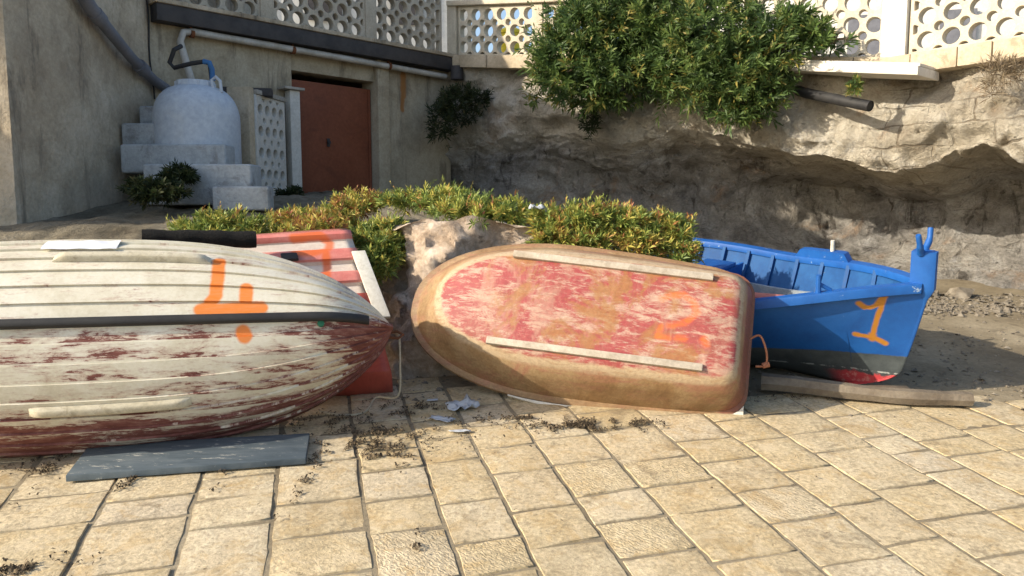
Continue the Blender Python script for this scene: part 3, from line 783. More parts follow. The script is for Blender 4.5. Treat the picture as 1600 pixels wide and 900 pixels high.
k = MB(); k.box(C0+WD*(wt(466)[0])+WN*.012+Vector((0, 0, pz+.003)), WD*.26, WN*.16, (0, 0, .03)); k.build('cap_stone', M['concrete_pale'], fw, bevel=.006)
k = MB(); k.box(P(345, 138, 8.3)-Vector((0, 0, .06)), Vector((.5, .12, 0)), (-.04, .18, 0), (0, 0, .08)); tag(k.build('slat_board', M['steel_dark'], at=P(345, 138, 8.3), bevel=.006), 'dark board lying behind the top of the white tank', 'board')

exec_boats = True
# ================================================================ BOATS
def frame(o, f, up):
    f = Vector(f).normalized(); up = Vector(up); up = (up-f*up.dot(f)).normalized(); l = up.cross(f)
    return lambda x, y, z: o+f*x+l*y+up*z, (f, l, up)

# ---------------------------------------------------------------- white clinker boat, overturned, number 4
def white_hull_material():
    t = NT('flaking_white_paint'); uv = t.uv; x, y, _ = t.sep(uv)[0:3]
    st = t.mapv(uv, (1, 3.2, 1))
    n1 = t.noise(st, 2.6, 12, .74, .5)
    n2 = t.noise(t.mapv(uv, (1, 6, 1), (3, 1, 0)), 9, 10, .75, .6)
    wear = t.math('ADD', t.math('MULTIPLY', n1, .5), t.math('MULTIPLY', n2, .38))
    wear = t.math('ADD', wear, t.math('MULTIPLY', t.noise(t.mapv(uv, (1, 2, 1)), 34, 6, .8), .12))
    # more bare hull towards the lower side and the stem, from rubbing on the slip
    bias = t.math('ADD', t.math('MULTIPLY', t.step(y, -.25, -.72), .10), t.math('MULTIPLY', t.step(x, 1.05, 1.50), t.math('MULTIPLY', t.step(y, .10, -.1), .16)))
    sw = t.math('FRACT', t.math('MULTIPLY', t.math('ABSOLUTE', y), 1/.088))
    band = t.math('MULTIPLY', t.step(y, .02, -.10), t.math('MULTIPLY', t.math('SUBTRACT', sw, .45), .09))
    patch = t.math('MULTIPLY', t.math('SUBTRACT', t.noise(t.mapv(uv, (1, 2.2, 1), (7, 3, 0)), 2.4, 5, .6), .5), .22)
    bias = t.math('ADD', t.math('ADD', bias, patch), t.math('ADD', band, t.math('MULTIPLY', t.step(y, .06, -.05), .03)))
    bias = t.math('ADD', bias, .018)
    m = t.step(t.math('ADD', wear, bias), .592, .620)
    cream = t.ramp(t.noise(uv, 4, 8, .65), (.3, (.52, .47, .35)), (.5, (.65, .61, .49)), (.7, (.72, .69, .59)))
    maroon = t.ramp(t.noise(st, 8, 9, .7), (.3, (.10, .032, .026)), (.5, (.19, .068, .055)), (.7, (.32, .18, .145)))
    thin = t.step(t.math('ADD', wear, bias), .53, .60)
    c = t.mix(t.math('MULTIPLY', thin, .55), cream, (.40, .25, .20))
    c = t.mix(m, c, maroon)
    # violet bleed of old antifouling on the upper bow
    vb = t.math('MULTIPLY', t.step(x, .75, 1.35), t.step(y, .12, .42))
    c = t.mix(t.math('MULTIPLY', t.math('MULTIPLY', vb, t.step(t.noise(st, 7, 8, .7), .38, .6)), .75), c, (.20, .15, .24))
    f = t.noise(uv, 60, 6, .7)
    c = t.mix(.3, c, t.ramp(f, (.3, .3), (.7, .7)), 'OVERLAY')
    ora = t.strokes(uv, WHITE_MARK, .031, .008, .006, 20)
    c = t.mix(t.math('MULTIPLY', ora, t.ramp(n2, (.3, 1.0), (.7, .82))), c, (.75, .20, .012))
    h = t.math('SUBTRACT', t.math('MULTIPLY', n2, .5), t.math('MULTIPLY', m, .35))
    return t.fin(c, t.math('ADD', .5, t.math('MULTIPLY', m, .3)), h, .35, .008, spec=.35)
WHITE_MARK = [((.636, .33), (.638, .20)), ((.638, .20), (.632, .12)), ((.632, .12), (.600, .065)), ((.600, .065), (.567, .052)), ((.567, .050), (.842, .055)), ((.772, .155), (.769, .02)), ((.757, -.062), (.766, -.085), 1.1)]
WB = dict(L=1.50, B=.545, D=.46)
wo = P(105, 506, 3.46)
wmap, wax = frame(wo, (.966, .255, -.008), (.13, .92, -.36))
WUP = 1 if wax[1].z > 0 else -1
def wb_b(x):
    if x > 0: return WB['B']*max(1-(x/WB['L'])**2.9, 0)**.78
    return WB['B']*(1-.28*(-x/WB['L'])**2)
def wb_keel(x):
    e = max((x/WB['L']-.70)/.30, 0); return .24*e**2.4 + .02*(x/WB['L'])**2
def wb_sheer(x): return WB['D']+.10*max(x/WB['L'], 0)**2
def wsec(x, q):
    a = q*R_(84); b = wb_b(x); zk = wb_keel(x); zs = wb_sheer(x)
    return b*math.sin(a)**.95/math.sin(R_(84)), zk+(zs-zk)*(1-math.cos(a))**1.15/(1-math.cos(R_(84)))**1.15
wroot = thing('rowing_boat', 'overturned white clinker rowing boat flaking to maroon with orange 4', 'boat', Vector((wo.x, wo.y+.1, gz(0, wo.y))))
NS = 9
h_ = MB()
xs_ = [-WB['L']+2*WB['L']*(1-(1-k/70)**1.5) for k in range(71)]
qs = []
for s in range(NS):
    q0, q1_ = s/NS, (s+1)/NS
    qs += [(q0, .010), (q0+.001, .012)] + [(q0+(q1_-q0)*f, .012*(1-f)) for f in (.25, .5, .75, 1.0)]
for sgn in (1, -1):
    rows = []; uvs = []
    for x in xs_:
        row = []; u = []; girth = 0; prev = None
        for q_, off in qs:
            y, z = wsec(x, q_); y2, z2 = wsec(x, min(q_+.01, 1)); y1, z1 = wsec(x, max(q_-.01, 0))
            dy, dz = y2-y1, z2-z1; ln = math.hypot(dy, dz)+1e-6
            ny, nz_ = dz/ln, -dy/ln
            k = min(1, wb_b(x)/.12)
            if q_ < .02 : ny, nz_ = 0, -1
            yy, zz_ = y+ny*off*k, z+nz_*off*k
            if prev: girth += math.dist(prev, (y, z))
            prev = (y, z)
            row.append(wmap(x, sgn*yy, zz_)); u.append((x, sgn*girth*WUP))
        rows.append(row); uvs.append(u)
    h_.grid(rows, uvs, flip=(sgn > 0))
whull = h_.build('hull', None or white_hull_material(), wroot, angle=38)
sm = whull.modifiers.new('shell', 'SOLIDIFY'); sm.thickness = .018; sm.offset = -1
# local upward side in the picture is whichever of +y/-y is higher
WUP = 1 if wax[1].z > 0 else -1
def wpt(x, q_, sgn, out=0.0):
    y, z = wsec(x, q_); y2, z2 = wsec(x, min(q_+.02, 1)); y1, z1 = wsec(x, max(q_-.02, 0))
    dy, dz = y2-y1, z2-z1; ln = math.hypot(dy, dz)
    return wmap(x, sgn*(y+dz/ln*out), z-dy/ln*out)
def wrunner(name, xa, xb, q_, sgn, wid, th, mat, n=24, taper=True):
    k = MB(); rows = []
    for i in range(n+1):
        x = xa+(xb-xa)*i/n
        e = sstep(0, .06, i/n)*sstep(1, .94, i/n) if taper else 1
        r = []
        for dq, o in ((-1, -.004), (-.8, th*e*.8), (-.5, th*e), (.5, th*e), (.8, th*e*.8), (1, -.004)):
            y0 = wpt(x, max(q_, .0), sgn, o+.008)
            r.append(y0 + (wpt(x, q_+.03, sgn)-wpt(x, max(q_-.03, 0), sgn)).normalized()*dq*wid/2)
        rows.append(r)
    k.grid(rows, flip=(sgn > 0)); return k.build(name, mat, wroot, angle=50)
M['runner_cream'] = weathered('cream_runner', [(.46, .41, .29), (.60, .55, .43)], 8, .8, .3, .004, 50, (.25, .2, .13), .5)
wrunner('bilge_runner', -.10, .60, .44, WUP, .05, .03, M['runner_cream'])
wrunner('bilge_runner', -.16, .52, .50, -WUP, .05, .03, M['runner_cream'])
k = MB(); rows = []
for i in range(61):
    x = -WB['L']+.02+(1.36+WB['L']-.02)*i/60
    z = wb_keel(x)-.012
    rows.append([wmap(x, -.022, z+.004), wmap(x, -.021, z-.022), wmap(x, -.013, z-.03), wmap(x, .013, z-.03), wmap(x, .021, z-.022), wmap(x, .022, z+.004)])
k.grid(rows); e = rows[-1]; k.add(e, [tuple(range(6))]); k.build('keel_strip', M['black_rubber'], wroot, angle=50)
k = MB(); rows = []
for i in range(13):
    x = -.17+.33*i/12
    rows.append([wpt(x, .53+.15*j/5, WUP, .0165+.002*math.sin(i*1.3+j)) for j in range(6)])
k.grid(rows, flip=(WUP > 0)); k.build('tape_patch', painted('white_tape', (.74, .75, .80), (.66, .68, .74), .5, 10), wroot)
k = MB(); pc_ = wpt(1.12, .055, -WUP, .012); nr = (wpt(1.12, .055, -WUP, .05)-pc_).normalized()
k.tube([pc_-nr*.01, pc_+nr*.006, pc_+nr*.008], [.017, .017, .010], 14); k.build('drain_plug', painted('green_plug', (.02, .16, .08), None, .5), wroot)
# stem iron, shackle
k = MB(); tip = wmap(WB['L']-.01, 0, .42)
k.tube([wmap(1.47, .02, .40), wmap(1.54, .025, .42), wmap(1.57, 0, .44), wmap(1.54, -.025, .46), wmap(1.47, -.02, .47)], .008, 8); k.build('bow_shackle', M['rust'], wroot)
wtip = wmap(1.55, 0, .44)
k = MB(); gr = [wtip, wtip+Vector((.01, -.05, -.15)), wtip+Vector((.0, -.08, -.33)), G(588, 632)+Vector((0, 0, .04)), G(570, 648)+Vector((0, 0, .015)), G(535, 652)+Vector((0, 0, .012)), G(500, 646)+Vector((0, 0, .012))]
def smooth_path(p, n=6):
    out = []
    p = [Vector(a) for a in p]
    for i in range(len(p)-1):
        p0_, p1_, p2_, p3_ = p[max(i-1, 0)], p[i], p[i+1], p[min(i+2, len(p)-1)]
        for j in range(n):
            t = j/n
            out.append(.5*((2*p1_)+(p2_-p0_)*t+(2*p0_-5*p1_+4*p2_-p3_)*t*t+(3*p1_-p0_-3*p2_+p3_)*t**3))
    out.append(p[-1]); return out
k.tube(smooth_path(gr), .006, 6); k.build('painter_rope', M['rope'], wroot)

# ---------------------------------------------------------------- pink pram dinghy, overturned, number 3
PINK_MARK = [((-.437, .101), (-.49, .132)), ((-.49, .132), (-.551, .143)), ((-.551, .143), (-.606, .112)), ((-.606, .112), (-.635, .045)), ((-.635, .045), (-.575, -.015)), ((-.575, -.015), (-.50, -.04)), ((-.455, -.05), (-.443, -.112)), ((-.443, -.112), (-.50, -.108)), ((-.545, -.102), (-.58, -.100)), ((-.685, -.095), (-.695, -.112), 1.2)]
def pink_hull_material():
    t = NT('worn_pink_fibreglass'); uv = t.uv; x, y, _ = t.sep(uv)[0:3]; tone = t.attr()
    st = t.mapv(uv, (1, 3.0, 1))
    n1 = t.noise(st, 3.0, 13, .74, .6); n2 = t.noise(t.mapv(uv, (1, 3.6, 1), (5, 5, 0)), 7.5, 13, .80, .8); n3 = t.noise(t.mapv(uv, loc=(2, 9, 0)), 2.3, 9, .7, .4)
    red = t.ramp(n3, (.3, (.22, .03, .035)), (.5, (.30, .055, .055)), (.7, (.27, .085, .06)))
    pale = t.ramp(n2, (.3, (.32, .17, .125)), (.55, (.41, .265, .20)), (.72, (.50, .40, .32)))
    c = t.mix(t.step(t.math('ADD', t.math('MULTIPLY', n1, .45), t.math('MULTIPLY', n2, .55)), .475, .555), red, pale)
    c = t.mix(t.math('MULTIPLY', t.step(t.noise(t.mapv(uv, (2.2, 1, 1), (4, 4, 0)), 2.6, 9, .7, .5), .50, .62), .5), c, (.40, .25, .18))
    ochre = t.step(t.noise(t.mapv(uv, loc=(8, 1, 0)), 2.8, 10, .7, .5), .49, .58)
    c = t.mix(t.math('MULTIPLY', ochre, .75), c, (.29, .145, .045))
    # tone: 0 on the flat bottom, 1 on the worn rim of the chine, 2 on the sides
    side = t.ramp(t.noise(t.mapv(uv, (1, 1, 1), (1, 4, 0)), 3.0, 10, .7, .5), (.3, (.19, .10, .045)), (.44, (.29, .18, .085)), (.56, (.37, .26, .14)), (.70, (.34, .15, .10)))
    rim = t.ramp(n2, (.34, (.30, .19, .10)), (.52, (.45, .35, .23)), (.68, (.30, .17, .09)))
    w = t.math('ADD', tone, t.math('MULTIPLY', t.math('SUBTRACT', t.math('ADD', t.math('MULTIPLY', n1, .5), t.math('MULTIPLY', n2, .5)), .5), 1.7))
    c = t.mix(t.step(w, .35, .7), c, rim)
    side = t.mix(t.math('MULTIPLY', t.step(t.noise(t.mapv(uv, (1, 4, 1), (6, 6, 0)), 2.2, 9, .7, .4), .48, .62), .6), side, (.34, .145, .105))
    side = t.mix(t.math('MULTIPLY', t.step(x, -.93, -.99), .8), side, (.22, .05, .045))
    side = t.mix(t.math('MULTIPLY', t.step(w, 1.75, 2.25), .6), side, (.15, .085, .04))
    c = t.mix(t.step(w, .95, 1.4), c, side)
    f = t.noise(uv, 50, 7, .72)
    c = t.mix(.4, c, t.ramp(f, (.3, .25), (.7, .75)), 'OVERLAY')
    ora = t.strokes(uv, PINK_MARK, .017, .013, .012, 16)
    c = t.mix(t.math('MULTIPLY', ora, t.ramp(n2, (.40, .7), (.60, .15))), c, (.70, .15, .015))
    h = t.math('ADD', t.math('MULTIPLY', n2, .8), t.math('MULTIPLY', f, .25))
    return t.fin(c, t.math('ADD', .42, t.math('MULTIPLY', n2, .35)), h, .4, .008, spec=.4)
po = P(905, 481, 4.22)
pmap, pax = frame(po, (-.965, .20, .095), (.14, .87, -.43))
PUP = 1 if pax[1].z > 0 else -1
def outline(hw_t, hw_m, xb, xf, n=26, r=.07):
    """half plan outline from transom middle to bow tip: transom half width, max half width, transom x, bow x"""
    pts = [(xb, 0.), (xb, (hw_t-r)*.35), (xb, (hw_t-r)*.7)]
    for a in range(0, 91, 15):
        pts.append((xb+r-r*math.cos(R_(a)), hw_t-r+r*math.sin(R_(a))))
    xm = .12
    for k in range(1, n+1):
        th = k/n
        if th < .4:
            x = xb+r+(xm-xb-r)*th/.4; s = (x-xb)/(xm-xb)
            pts.append((x, hw_t+(hw_m-hw_t)*math.sin(s*math.pi/2)))
        else:
            a = (th-.4)/.6*math.pi/2
            pts.append((xm+(xf-xm)*math.sin(a)**1.0, hw_m*max(math.cos(a), 0)**.86))
    return pts
ring_spec = [  # transom hw, max hw, transom x, bow x, z, tone
    (.16, .17, -.68, .56, -.012, 0.), (.235, .25, -.81, .755, -.006, 0.), (.268, .288, -.842, .795, .003, .25), (.293, .318, -.862, .83, .020, .75), (.315, .345, -.876, .86, .046, 1.1),
    (.335, .372, -.892, .89, .085, 1.7), (.355, .397, -.91, .93, .135, 2.), (.375, .42, -.926, .965, .19, 2.), (.396, .445, -.943, 1.0, .25, 2.), (.403, .456, -.95, 1.015, .285, 2.), (.425, .49, -.965, 1.055, .292, 2.2), (.427, .495, -.968, 1.06, .31, 2.2), (.412, .48, -.955, 1.04, .314, 2.2)]
h_ = MB(); rows = []; uvs = []; tones = []
for (a, b, xb, xf, z, tn) in ring_spec:
    half = outline(a, b, xb, xf, r=.07+.25*max(z, 0))
    full = half + [(x, -y) for x, y in half[-2:0:-1]] + [half[0]]
    # rocker: bottom lifts towards the bow
    row = []; u = []
    for x, y in full:
        zz_ = z+.10*max((x-.15)/.85, 0)**2*(1-z/.32)
        row.append(pmap(x, y, zz_)); e = 1+max(z, 0)*.6
        u.append((x*e, y*e*PUP))
    rows.append(row); uvs.append(u); tones.append([tn]*len(row))
h_.grid(rows, uvs, tone=tones, flip=False)
nr_ = len(rows[0])-1
h_.f += [(i, i+1, nr_-1-i, nr_-i) for i in range(1, nr_//2-1)]+[(0, 1, nr_-1)]; h_.mi += [0]*(nr_//2-1)
proot = thing('dinghy', 'overturned red and ochre pram dinghy with faint orange numeral on its flat bottom', 'boat', Vector((po.x, po.y, gz(0, po.y))))
phull = h_.build('hull', pink_hull_material(), proot, angle=50)
def pstrip(xa, ya, xb, yb):
    k = MB(); d = (pmap(xb, yb, 0)-pmap(xa, ya, 0)); s = Vector(pax[1]); u = -Vector(pax[2])
    a = pmap(xa, ya, .0)
    k.box(a-s*.02-u*.012, d, s*.04, u*.038); 
    return k.build('skid_strip', M['wood_grey'], proot, bevel=.006)
pstrip(.42, .272*PUP, -.70, .262*PUP)
pstrip(.48, -.255*PUP, -.69, -.25*PUP)
psg = 1 if pax[1].z > 0 else -1
k = MB(); rows = []
half = outline(.427, .495, -.968, 1.06, r=.145)
sel = [p for p in half if -.96 < p[0] < .40 and p[1] > .33]
for x, y in sel:
    yy = -psg*y; o1 = -psg*(.008+.062*sstep(.40, -.45, x))
    rows.append([pmap(x, yy, .285), pmap(x, yy+o1, .28), pmap(x, yy+o1, .318), pmap(x, yy*.95, .318)])
k.grid(rows, flip=psg > 0); k.build('gunwale_board', M['wood_pale'], proot, angle=50)
k = MB(); ro = pmap(-.94, .0, .18)
k.tube(smooth_path([ro, ro+Vector((.05, -.02, .02)), ro+Vector((.085, -.03, -.07)), ro+Vector((.08, -.03, -.14)), ro+Vector((.03, -.02, -.15))]), .006, 8); 
k.tube([ro+Vector((.065, -.03, -.145)), ro+Vector((.10, -.03, -.135))], .016, 8); k.build('rope_loop', M['rope_orange'], proot)

# ---------------------------------------------------------------- red and white hull behind, number 2
RED_MARK = [((.36, .03), (.20, .02)), ((.20, .02), (.145, .07)), ((.145, .07), (.17, .14)), ((.17, .14), (.264, .165)), ((.264, .165), (.372, .160)), ((.19, .17), (.20, .26)), ((.20, .26), (.225, .34)), ((.225, .34), (.30, .375))]
def red_hull_material():
    t = NT('faded_red_and_white_hull'); uv = t.uv; tone = t.attr()
    n1 = t.noise(t.mapv(uv, (1, 3, 1)), 4, 9, .7, .4)
    white = t.ramp(n1, (.3, (.50, .42, .36)), (.6, (.62, .56, .49)))
    pink = t.ramp(n1, (.3, (.52, .13, .11)), (.6, (.60, .24, .20)))
    red = t.ramp(n1, (.3, (.33, .055, .04)), (.6, (.42, .09, .06)))
    c = t.mix(t.step(tone, .3, .7), white, pink); c = t.mix(t.step(tone, 1.3, 1.7), c, red)
    f = t.noise(uv, 50, 6, .7); c = t.mix(.3, c, t.ramp(f, (.3, .3), (.7, .7)), 'OVERLAY')
    ora = t.strokes(uv, RED_MARK, .026, .014, .008, 14)
    c = t.mix(t.math('MULTIPLY', ora, .8), c, (.62, .12, .012))
    return t.fin(c, .45, n1, .15, .006, spec=.4)
ra = P(548, 362, 4.92); rb = P(612, 588, 4.40)
dn = (rb-ra); rl = dn.length; dn = dn.normalized()
rf = Vector((-.97, -.22, -.045)).normalized(); rnm = rf.cross(dn).normalized()
if rnm.y > 0: rnm = -rnm
rroot = thing('flat_boat', 'upturned red and white ribbed boat behind the white one with orange 2', 'boat', Vector((ra.x-.5, ra.y-.2, gz(0, 4.6))))
# section: (distance down the slope, outward offset, tone)
sec = [(-.16, -.22, 1), (-.03, -.05, 1), (0, 0, 1), (.025, .012, 1), (.04, .0, 1), (.055, -.02, 0), (.14, -.012, 0), (.15, .022, 1), (.165, .028, 1), (.21, .024, 1), (.225, .0, 0), (.235, -.012, 0), (.31, -.006, 0), (.32, .026, 1),
       (.335, .03, 1), (.375, .026, 1), (.39, 0, 0), (.40, -.01, 0), (.475, .0, 0), (.485, .03, 2), (.54, .03, 2), (.555, .0, 2), (.64, .0, 2), (.66, .03, 2), (.72, .04, 2), (.80, .045, 2), (rl-.02, .04, 2), (rl+.0, .02, 2), (rl+.03, -.08, 2), (rl+.04, -.25, 2)]
k = MB(); rows = []; uvs = []; tones = []
for i in range(25):
    s = 1.35*i/24; row = []; u = []
    tp_ = 1-.18*(i/24)**2
    for d, o, tn in sec:
        row.append(ra+rf*s+dn*(d*tp_+.09*(1-tp_))+rnm*(o-.08*(1-tp_))); u.append((s, d))
    rows.append(row); uvs.append(u); tones.append([c[2] for c in sec])
k.grid(rows, uvs, tone=tones, flip=True)
rh = k.build('hull', red_hull_material(), rroot, angle=35)
sm = rh.modifiers.new('shell', 'SOLIDIFY'); sm.thickness = .012; sm.offset = -1
k = MB()
pts = [ra-rf*.0+dn*d+rnm*(o-.004) for d, o, tn in sec]; ctr = ra+dn*rl*.5-rnm*.25
k.add(pts+[p-rf*.012*-1 for p in [ctr]], [(i, i+1, len(pts)) for i in range(len(pts)-1)], tone=2.0, uvs=[(0, 9)]*(len(pts)+1)); k.build('transom', rh.data.materials[0], rroot, angle=30)
k = MB(); a = P(549, 392, 4.78); b = P(588, 496, 4.55)
k.box(a-rf*.0, (b-a), -rf*.085, rnm*-.03); k.build('transom_plank', M['wood_pale'], rroot, bevel=.005)
k = MB(); k.box(ra+rf*.36+dn*.17+rnm*.03, rf*.10, dn*.05, rnm*.035); k.build('bracket', M['black_rubber'], rroot, bevel=.01)

# black rolled matting on top
k = MB(); path = [P(400-8.5*i, 374+.5*math.sin(i*.5)-.1*i, 4.62-.012*i) for i in range(22)]
k.tube(path, [.05+.002*math.sin(i*1.1) for i in range(22)], 16)
mo = k.build('rolled_mat', weathered('black_matting', [(.010, .010, .010), (.02, .019, .018)], 20, .98, 1.0, .02, 90), at=path[0])
tag(mo, 'black rolled matting lying along the top of the upturned boats', 'mat')

# ---------------------------------------------------------------- blue open boat, number 1
BLUE_MARK = [((1.178, .602), (1.200, .576), 1.2), ((1.200, .576), (1.225, .572)), ((1.225, .572), (1.256, .59)), ((1.256, .59), (1.288, .641), 1.2), ((1.288, .641), (1.272, .57)), ((1.272, .57), (1.247, .489)), ((1.247, .489), (1.22, .365)), ((1.142, .389), (1.155, .385), 1.2), ((1.155, .385), (1.229, .370)), ((1.22, .365), (1.222, .385), 1.6), ((1.229, .370), (1.282, .335), 1.2)]
def blue_material(mark=True):
    t = NT('blue_boat_paint' if mark else 'blue_trim_paint'); uv = t.uv
    n1 = t.noise(t.obj, 5, 9, .7, .3)
    c = t.ramp(n1, (.3, (.004, .06, .25)), (.5, (.005, .085, .33)), (.7, (.010, .105, .38)))
    f = t.noise(t.obj, 40, 8, .75)
    chip = t.step(t.noise(t.obj, 13, 11, .8), .655 if mark else .61, .675 if mark else .64)
    c = t.mix(t.math('MULTIPLY', chip, .8), c, (.33, .42, .50))
    if mark:
        x, y, _ = t.sep(uv)[0:3]
        wob = t.math('MULTIPLY', t.math('SUBTRACT', t.noise(uv, 7, 8, .7), .5), .03)
        yy = t.math('ADD', y, wob)
        grey = t.ramp(t.noise(uv, 9, 9, .7), (.3, (.035, .045, .05)), (.6, (.075, .09, .095)), (.8, (.13, .15, .15)))
        c = t.mix(t.step(yy, .262, .252), c, grey)
        wv = t.math('ADD', y, t.math('MULTIPLY', t.math('SUBTRACT', t.noise(uv, 14, 8, .75), .5), .16))
        red = t.mix(t.step(t.noise(uv, 26, 8, .7), .5, .6), (.55, .06, .07), (.60, .22, .20))
        c = t.mix(t.math('MULTIPLY', t.step(wv, .125, .10), t.step(x, .92, 1.06)), c, red)
        c = t.mix(t.math('MULTIPLY', t.step(t.math('ABSOLUTE', t.math('SUBTRACT', yy, .135)), .008, .003), t.step(t.noise(uv, 20, 5), .45, .6)), c, (.4, .42, .4))
        c = t.mix(t.strokes(uv, BLUE_MARK, .013, .006, .004, 20), c, (.40, .17, .02))
    return t.fin(c, t.math('ADD', .42, t.math('MULTIPLY', f, .3)), t.noise(t.obj, 18, 8, .7), .2, .008, spec=.5)
bo = G(1385, 613)
bl_f = Vector((.70, -.71, -.072)); bup = Vector((-.10, -.18, 1))
bfoot = 1.28
bf = bl_f.normalized(); 
bmap0, bax = frame(bo, bl_f, bup)
bmap = lambda x, y, z: bmap0(x-bfoot, y, z)         # stem foot at x = bfoot, z = 0
BLEN_F, BLEN_A = 1.46, -1.25
def bb(x):
    d = BLEN_F-x
    return .74*max(1-(1-min(d/1.85, 1))**2.1, 0) if d < 1.85 else .74-.22*((d-1.85)/.95)**2
def bsheer(x): return .575+.125*sstep(.2, 1.46, x)+.03*sstep(-.4, -1.25, x)
def bstem(z): return bfoot+.18*min(z/.62, 1.0)**.7 - .22*max(0, 1-z/.16)**2.0
def bsec(x, q_):
    """q 0 keel .. 1 sheer"""
    b = bb(x); zs = bsheer(x); bow = sstep(.0, 1.3, x)
    zr = q_**(1.35)
    y = b*((1-bow)*q_**.55+bow*(q_**.85))
    return y, zs*(q_ if bow > .99 else (1-bow)*q_**1.5+bow*q_)
h_ = MB(); NQ = 22
for sgn in (1, -1):
    rows = []; uvs = []
    for i in range(61):
        s = i/60; row = []; u = []
        for j in range(NQ+1):
            q_ = j/NQ
            xe = bstem(bsheer(1.4)*q_)
            x = BLEN_A+(xe-BLEN_A)*(1-(1-s)**1.6)
            b0 = bb(x*(BLEN_F/xe) if x > 0 else x); 
            y, z = bsec(x*(BLEN_F/xe) if x > 0 else x, q_)
            row.append(bmap(x, sgn*(y+.012), z)); u.append((x, z))
        rows.append(row); uvs.append(u)
    h_.grid(rows, uvs, flip=(sgn > 0))
broot = thing('fishing_boat', 'bright blue open wooden fishing boat with forked stem and orange 1', 'boat', Vector((bo.x, bo.y, bo.z)))
M['blue'] = blue_material(True); M['blue_trim'] = blue_material(False); M['blue_inner'] = painted('blue_interior_paint', (.006, .06, .20), (.012, .085, .25), .6, 6, (.20, .25, .30), .66)
bh = h_.build('hull', [M['blue'], M['blue_inner']], broot, angle=60)
sm = bh.modifiers.new('shell', 'SOLIDIFY'); sm.thickness = .022; sm.offset = -1; sm.material_offset = 1
k = MB()   # transom
row = [bmap(BLEN_A, bsec(BLEN_A, j/12)[0], bsec(BLEN_A, j/12)[1]) for j in range(13)]; row2 = [bmap(BLEN_A, -bsec(BLEN_A, j/12)[0], bsec(BLEN_A, j/12)[1]) for j in range(13)]
k.grid([row, row2]); t_ = k.build('transom', M['blue_trim'], broot); sm = t_.modifiers.new('shell', 'SOLIDIFY'); sm.thickness = .025; sm.offset = 0
for sgn in (1, -1):
    k = MB(); rows = []
    for i in range(49):
        x = BLEN_A+(BLEN_F-.01-BLEN_A)*(1-(1-i/48)**1.5); y, z = bsec(x, 1)
        rows.append([bmap(x, sgn*(y+dy), z+dz) for dy, dz in ((.036, -.045), (.042, -.04), (.042, .0), (.036, .012), (-.035, .012), (-.04, .006), (-.04, -.03), (.0, -.045), (.036, -.045))])
    k.grid(rows, flip=(sgn > 0)); k.build('gunwale', M['blue_trim'], broot, angle=40)
# stem post with forked head
k = MB(); rows = []; suv = []
zsb = bsheer(1.46)
for i in range(31):
    z = -.03+(zsb+.19+.03)*i/30; xs0 = bstem(max(z, 0))-.004
    e = sstep(zsb-.10, zsb-.02, z)
    hw = .016+.020*e; bk = .035+.040*e; wfor = .016+.034*e
    rows.append([bmap(xs0-bk, hw, z), bmap(xs0+wfor-.012-.018*e, hw*.9, z), bmap(xs0+wfor-.003, hw*.45, z), bmap(xs0+wfor-.003, -hw*.45, z), bmap(xs0+wfor-.012-.018*e, -hw*.9, z), bmap(xs0-bk, -hw, z), bmap(xs0-bk, hw, z)])
    suv.append([(max(xs0, 1.33), z)]*7)
k.grid(rows, suv); k.add(rows[-1][:6], [tuple(range(6))], uvs=[(1.4, .8)]*6); k.build('stem_post', M['blue'], broot, angle=40)
k = MB(); xh = bstem(zsb+.19)-.03; zh = zsb+.165
for sgn in (1, -1):
    k.tube(smooth_path([bmap(xh, sgn*.005, zh), bmap(xh, sgn*.04, zh+.03), bmap(xh+.005, sgn*.075, zh+.075), bmap(xh+.0, sgn*.095, zh+.135)]), [.022]*6+[.018]*6+[.015]*6+[.012], 12)
k.build('mooring_fork', M['blue_trim'], broot)
# ribs along both sides, a pale stringer, thwarts, bottom boards
for i in range(11):
    x = BLEN_A+.18+i*.215
    for sgn in (1, -1):
        k = MB(); rows = []
        for j in range(11):
            q_ = .04+.93*j/10; y, z = bsec(x, q_); yi = max(y-.012, .0)
            rows.append([bmap(x, sgn*yi, z+.01), bmap(x, sgn*max(yi-.026, 0), z+.02), bmap(x+.024, sgn*max(yi-.026, 0), z+.02), bmap(x+.024, sgn*yi, z+.01)])
        k.grid(rows, flip=sgn > 0); k.build('rib', M['blue_inner'], broot, angle=30)
M['stringer'] = weathered('pale_blue_wood', [(.22, .27, .32), (.34, .37, .38)], 6, .7, .3, .004, 50, (.15, .18, .22), .4)
for sgn in (1, -1):
    k = MB(); rows = []
    for i in range(25):
        x = BLEN_A+.1+2.25*i/24; y, z = bsec(x, .70); y -= .052
        rows.append([bmap(x, sgn*(y+.006), z-.035), bmap(x, sgn*(y-.014), z-.035), bmap(x, sgn*(y-.014), z+.035), bmap(x, sgn*(y+.006), z+.035), bmap(x, sgn*(y+.006), z-.035)])
    k.grid(rows, flip=sgn > 0); k.build('stringer', M['stringer'], broot, angle=30)
for x, wd, zt_ in ((-.22, .24, .50), (.78, .16, .44)):
    y = bsec(x+wd, .6)[0]-.06
    k = MB(); k.box(bmap(x, -y, zt_), Vector(bax[0])*wd, Vector(bax[1])*2*y, Vector(bax[2])*.028); k.build('thwart', M['blue_trim'], broot, bevel=.006)
k = MB(); y = bsec(.03, .45)[0]-.03; y2 = bsec(.03, .85)[0]-.06
a, b, c, d = bmap(.02, -y, .14), bmap(.02, y, .14), bmap(.02, y2, .497), bmap(.02, -y2, .497)
k.add([a, b, c, d]+[p-Vector(bax[0])*.02 for p in (a, b, c, d)], [(0, 1, 2, 3), (7, 6, 5, 4), (0, 4, 5, 1), (1, 5, 6, 2), (2, 6, 7, 3), (3, 7, 4, 0)]); k.build('bulkhead', M['blue_trim'], broot)
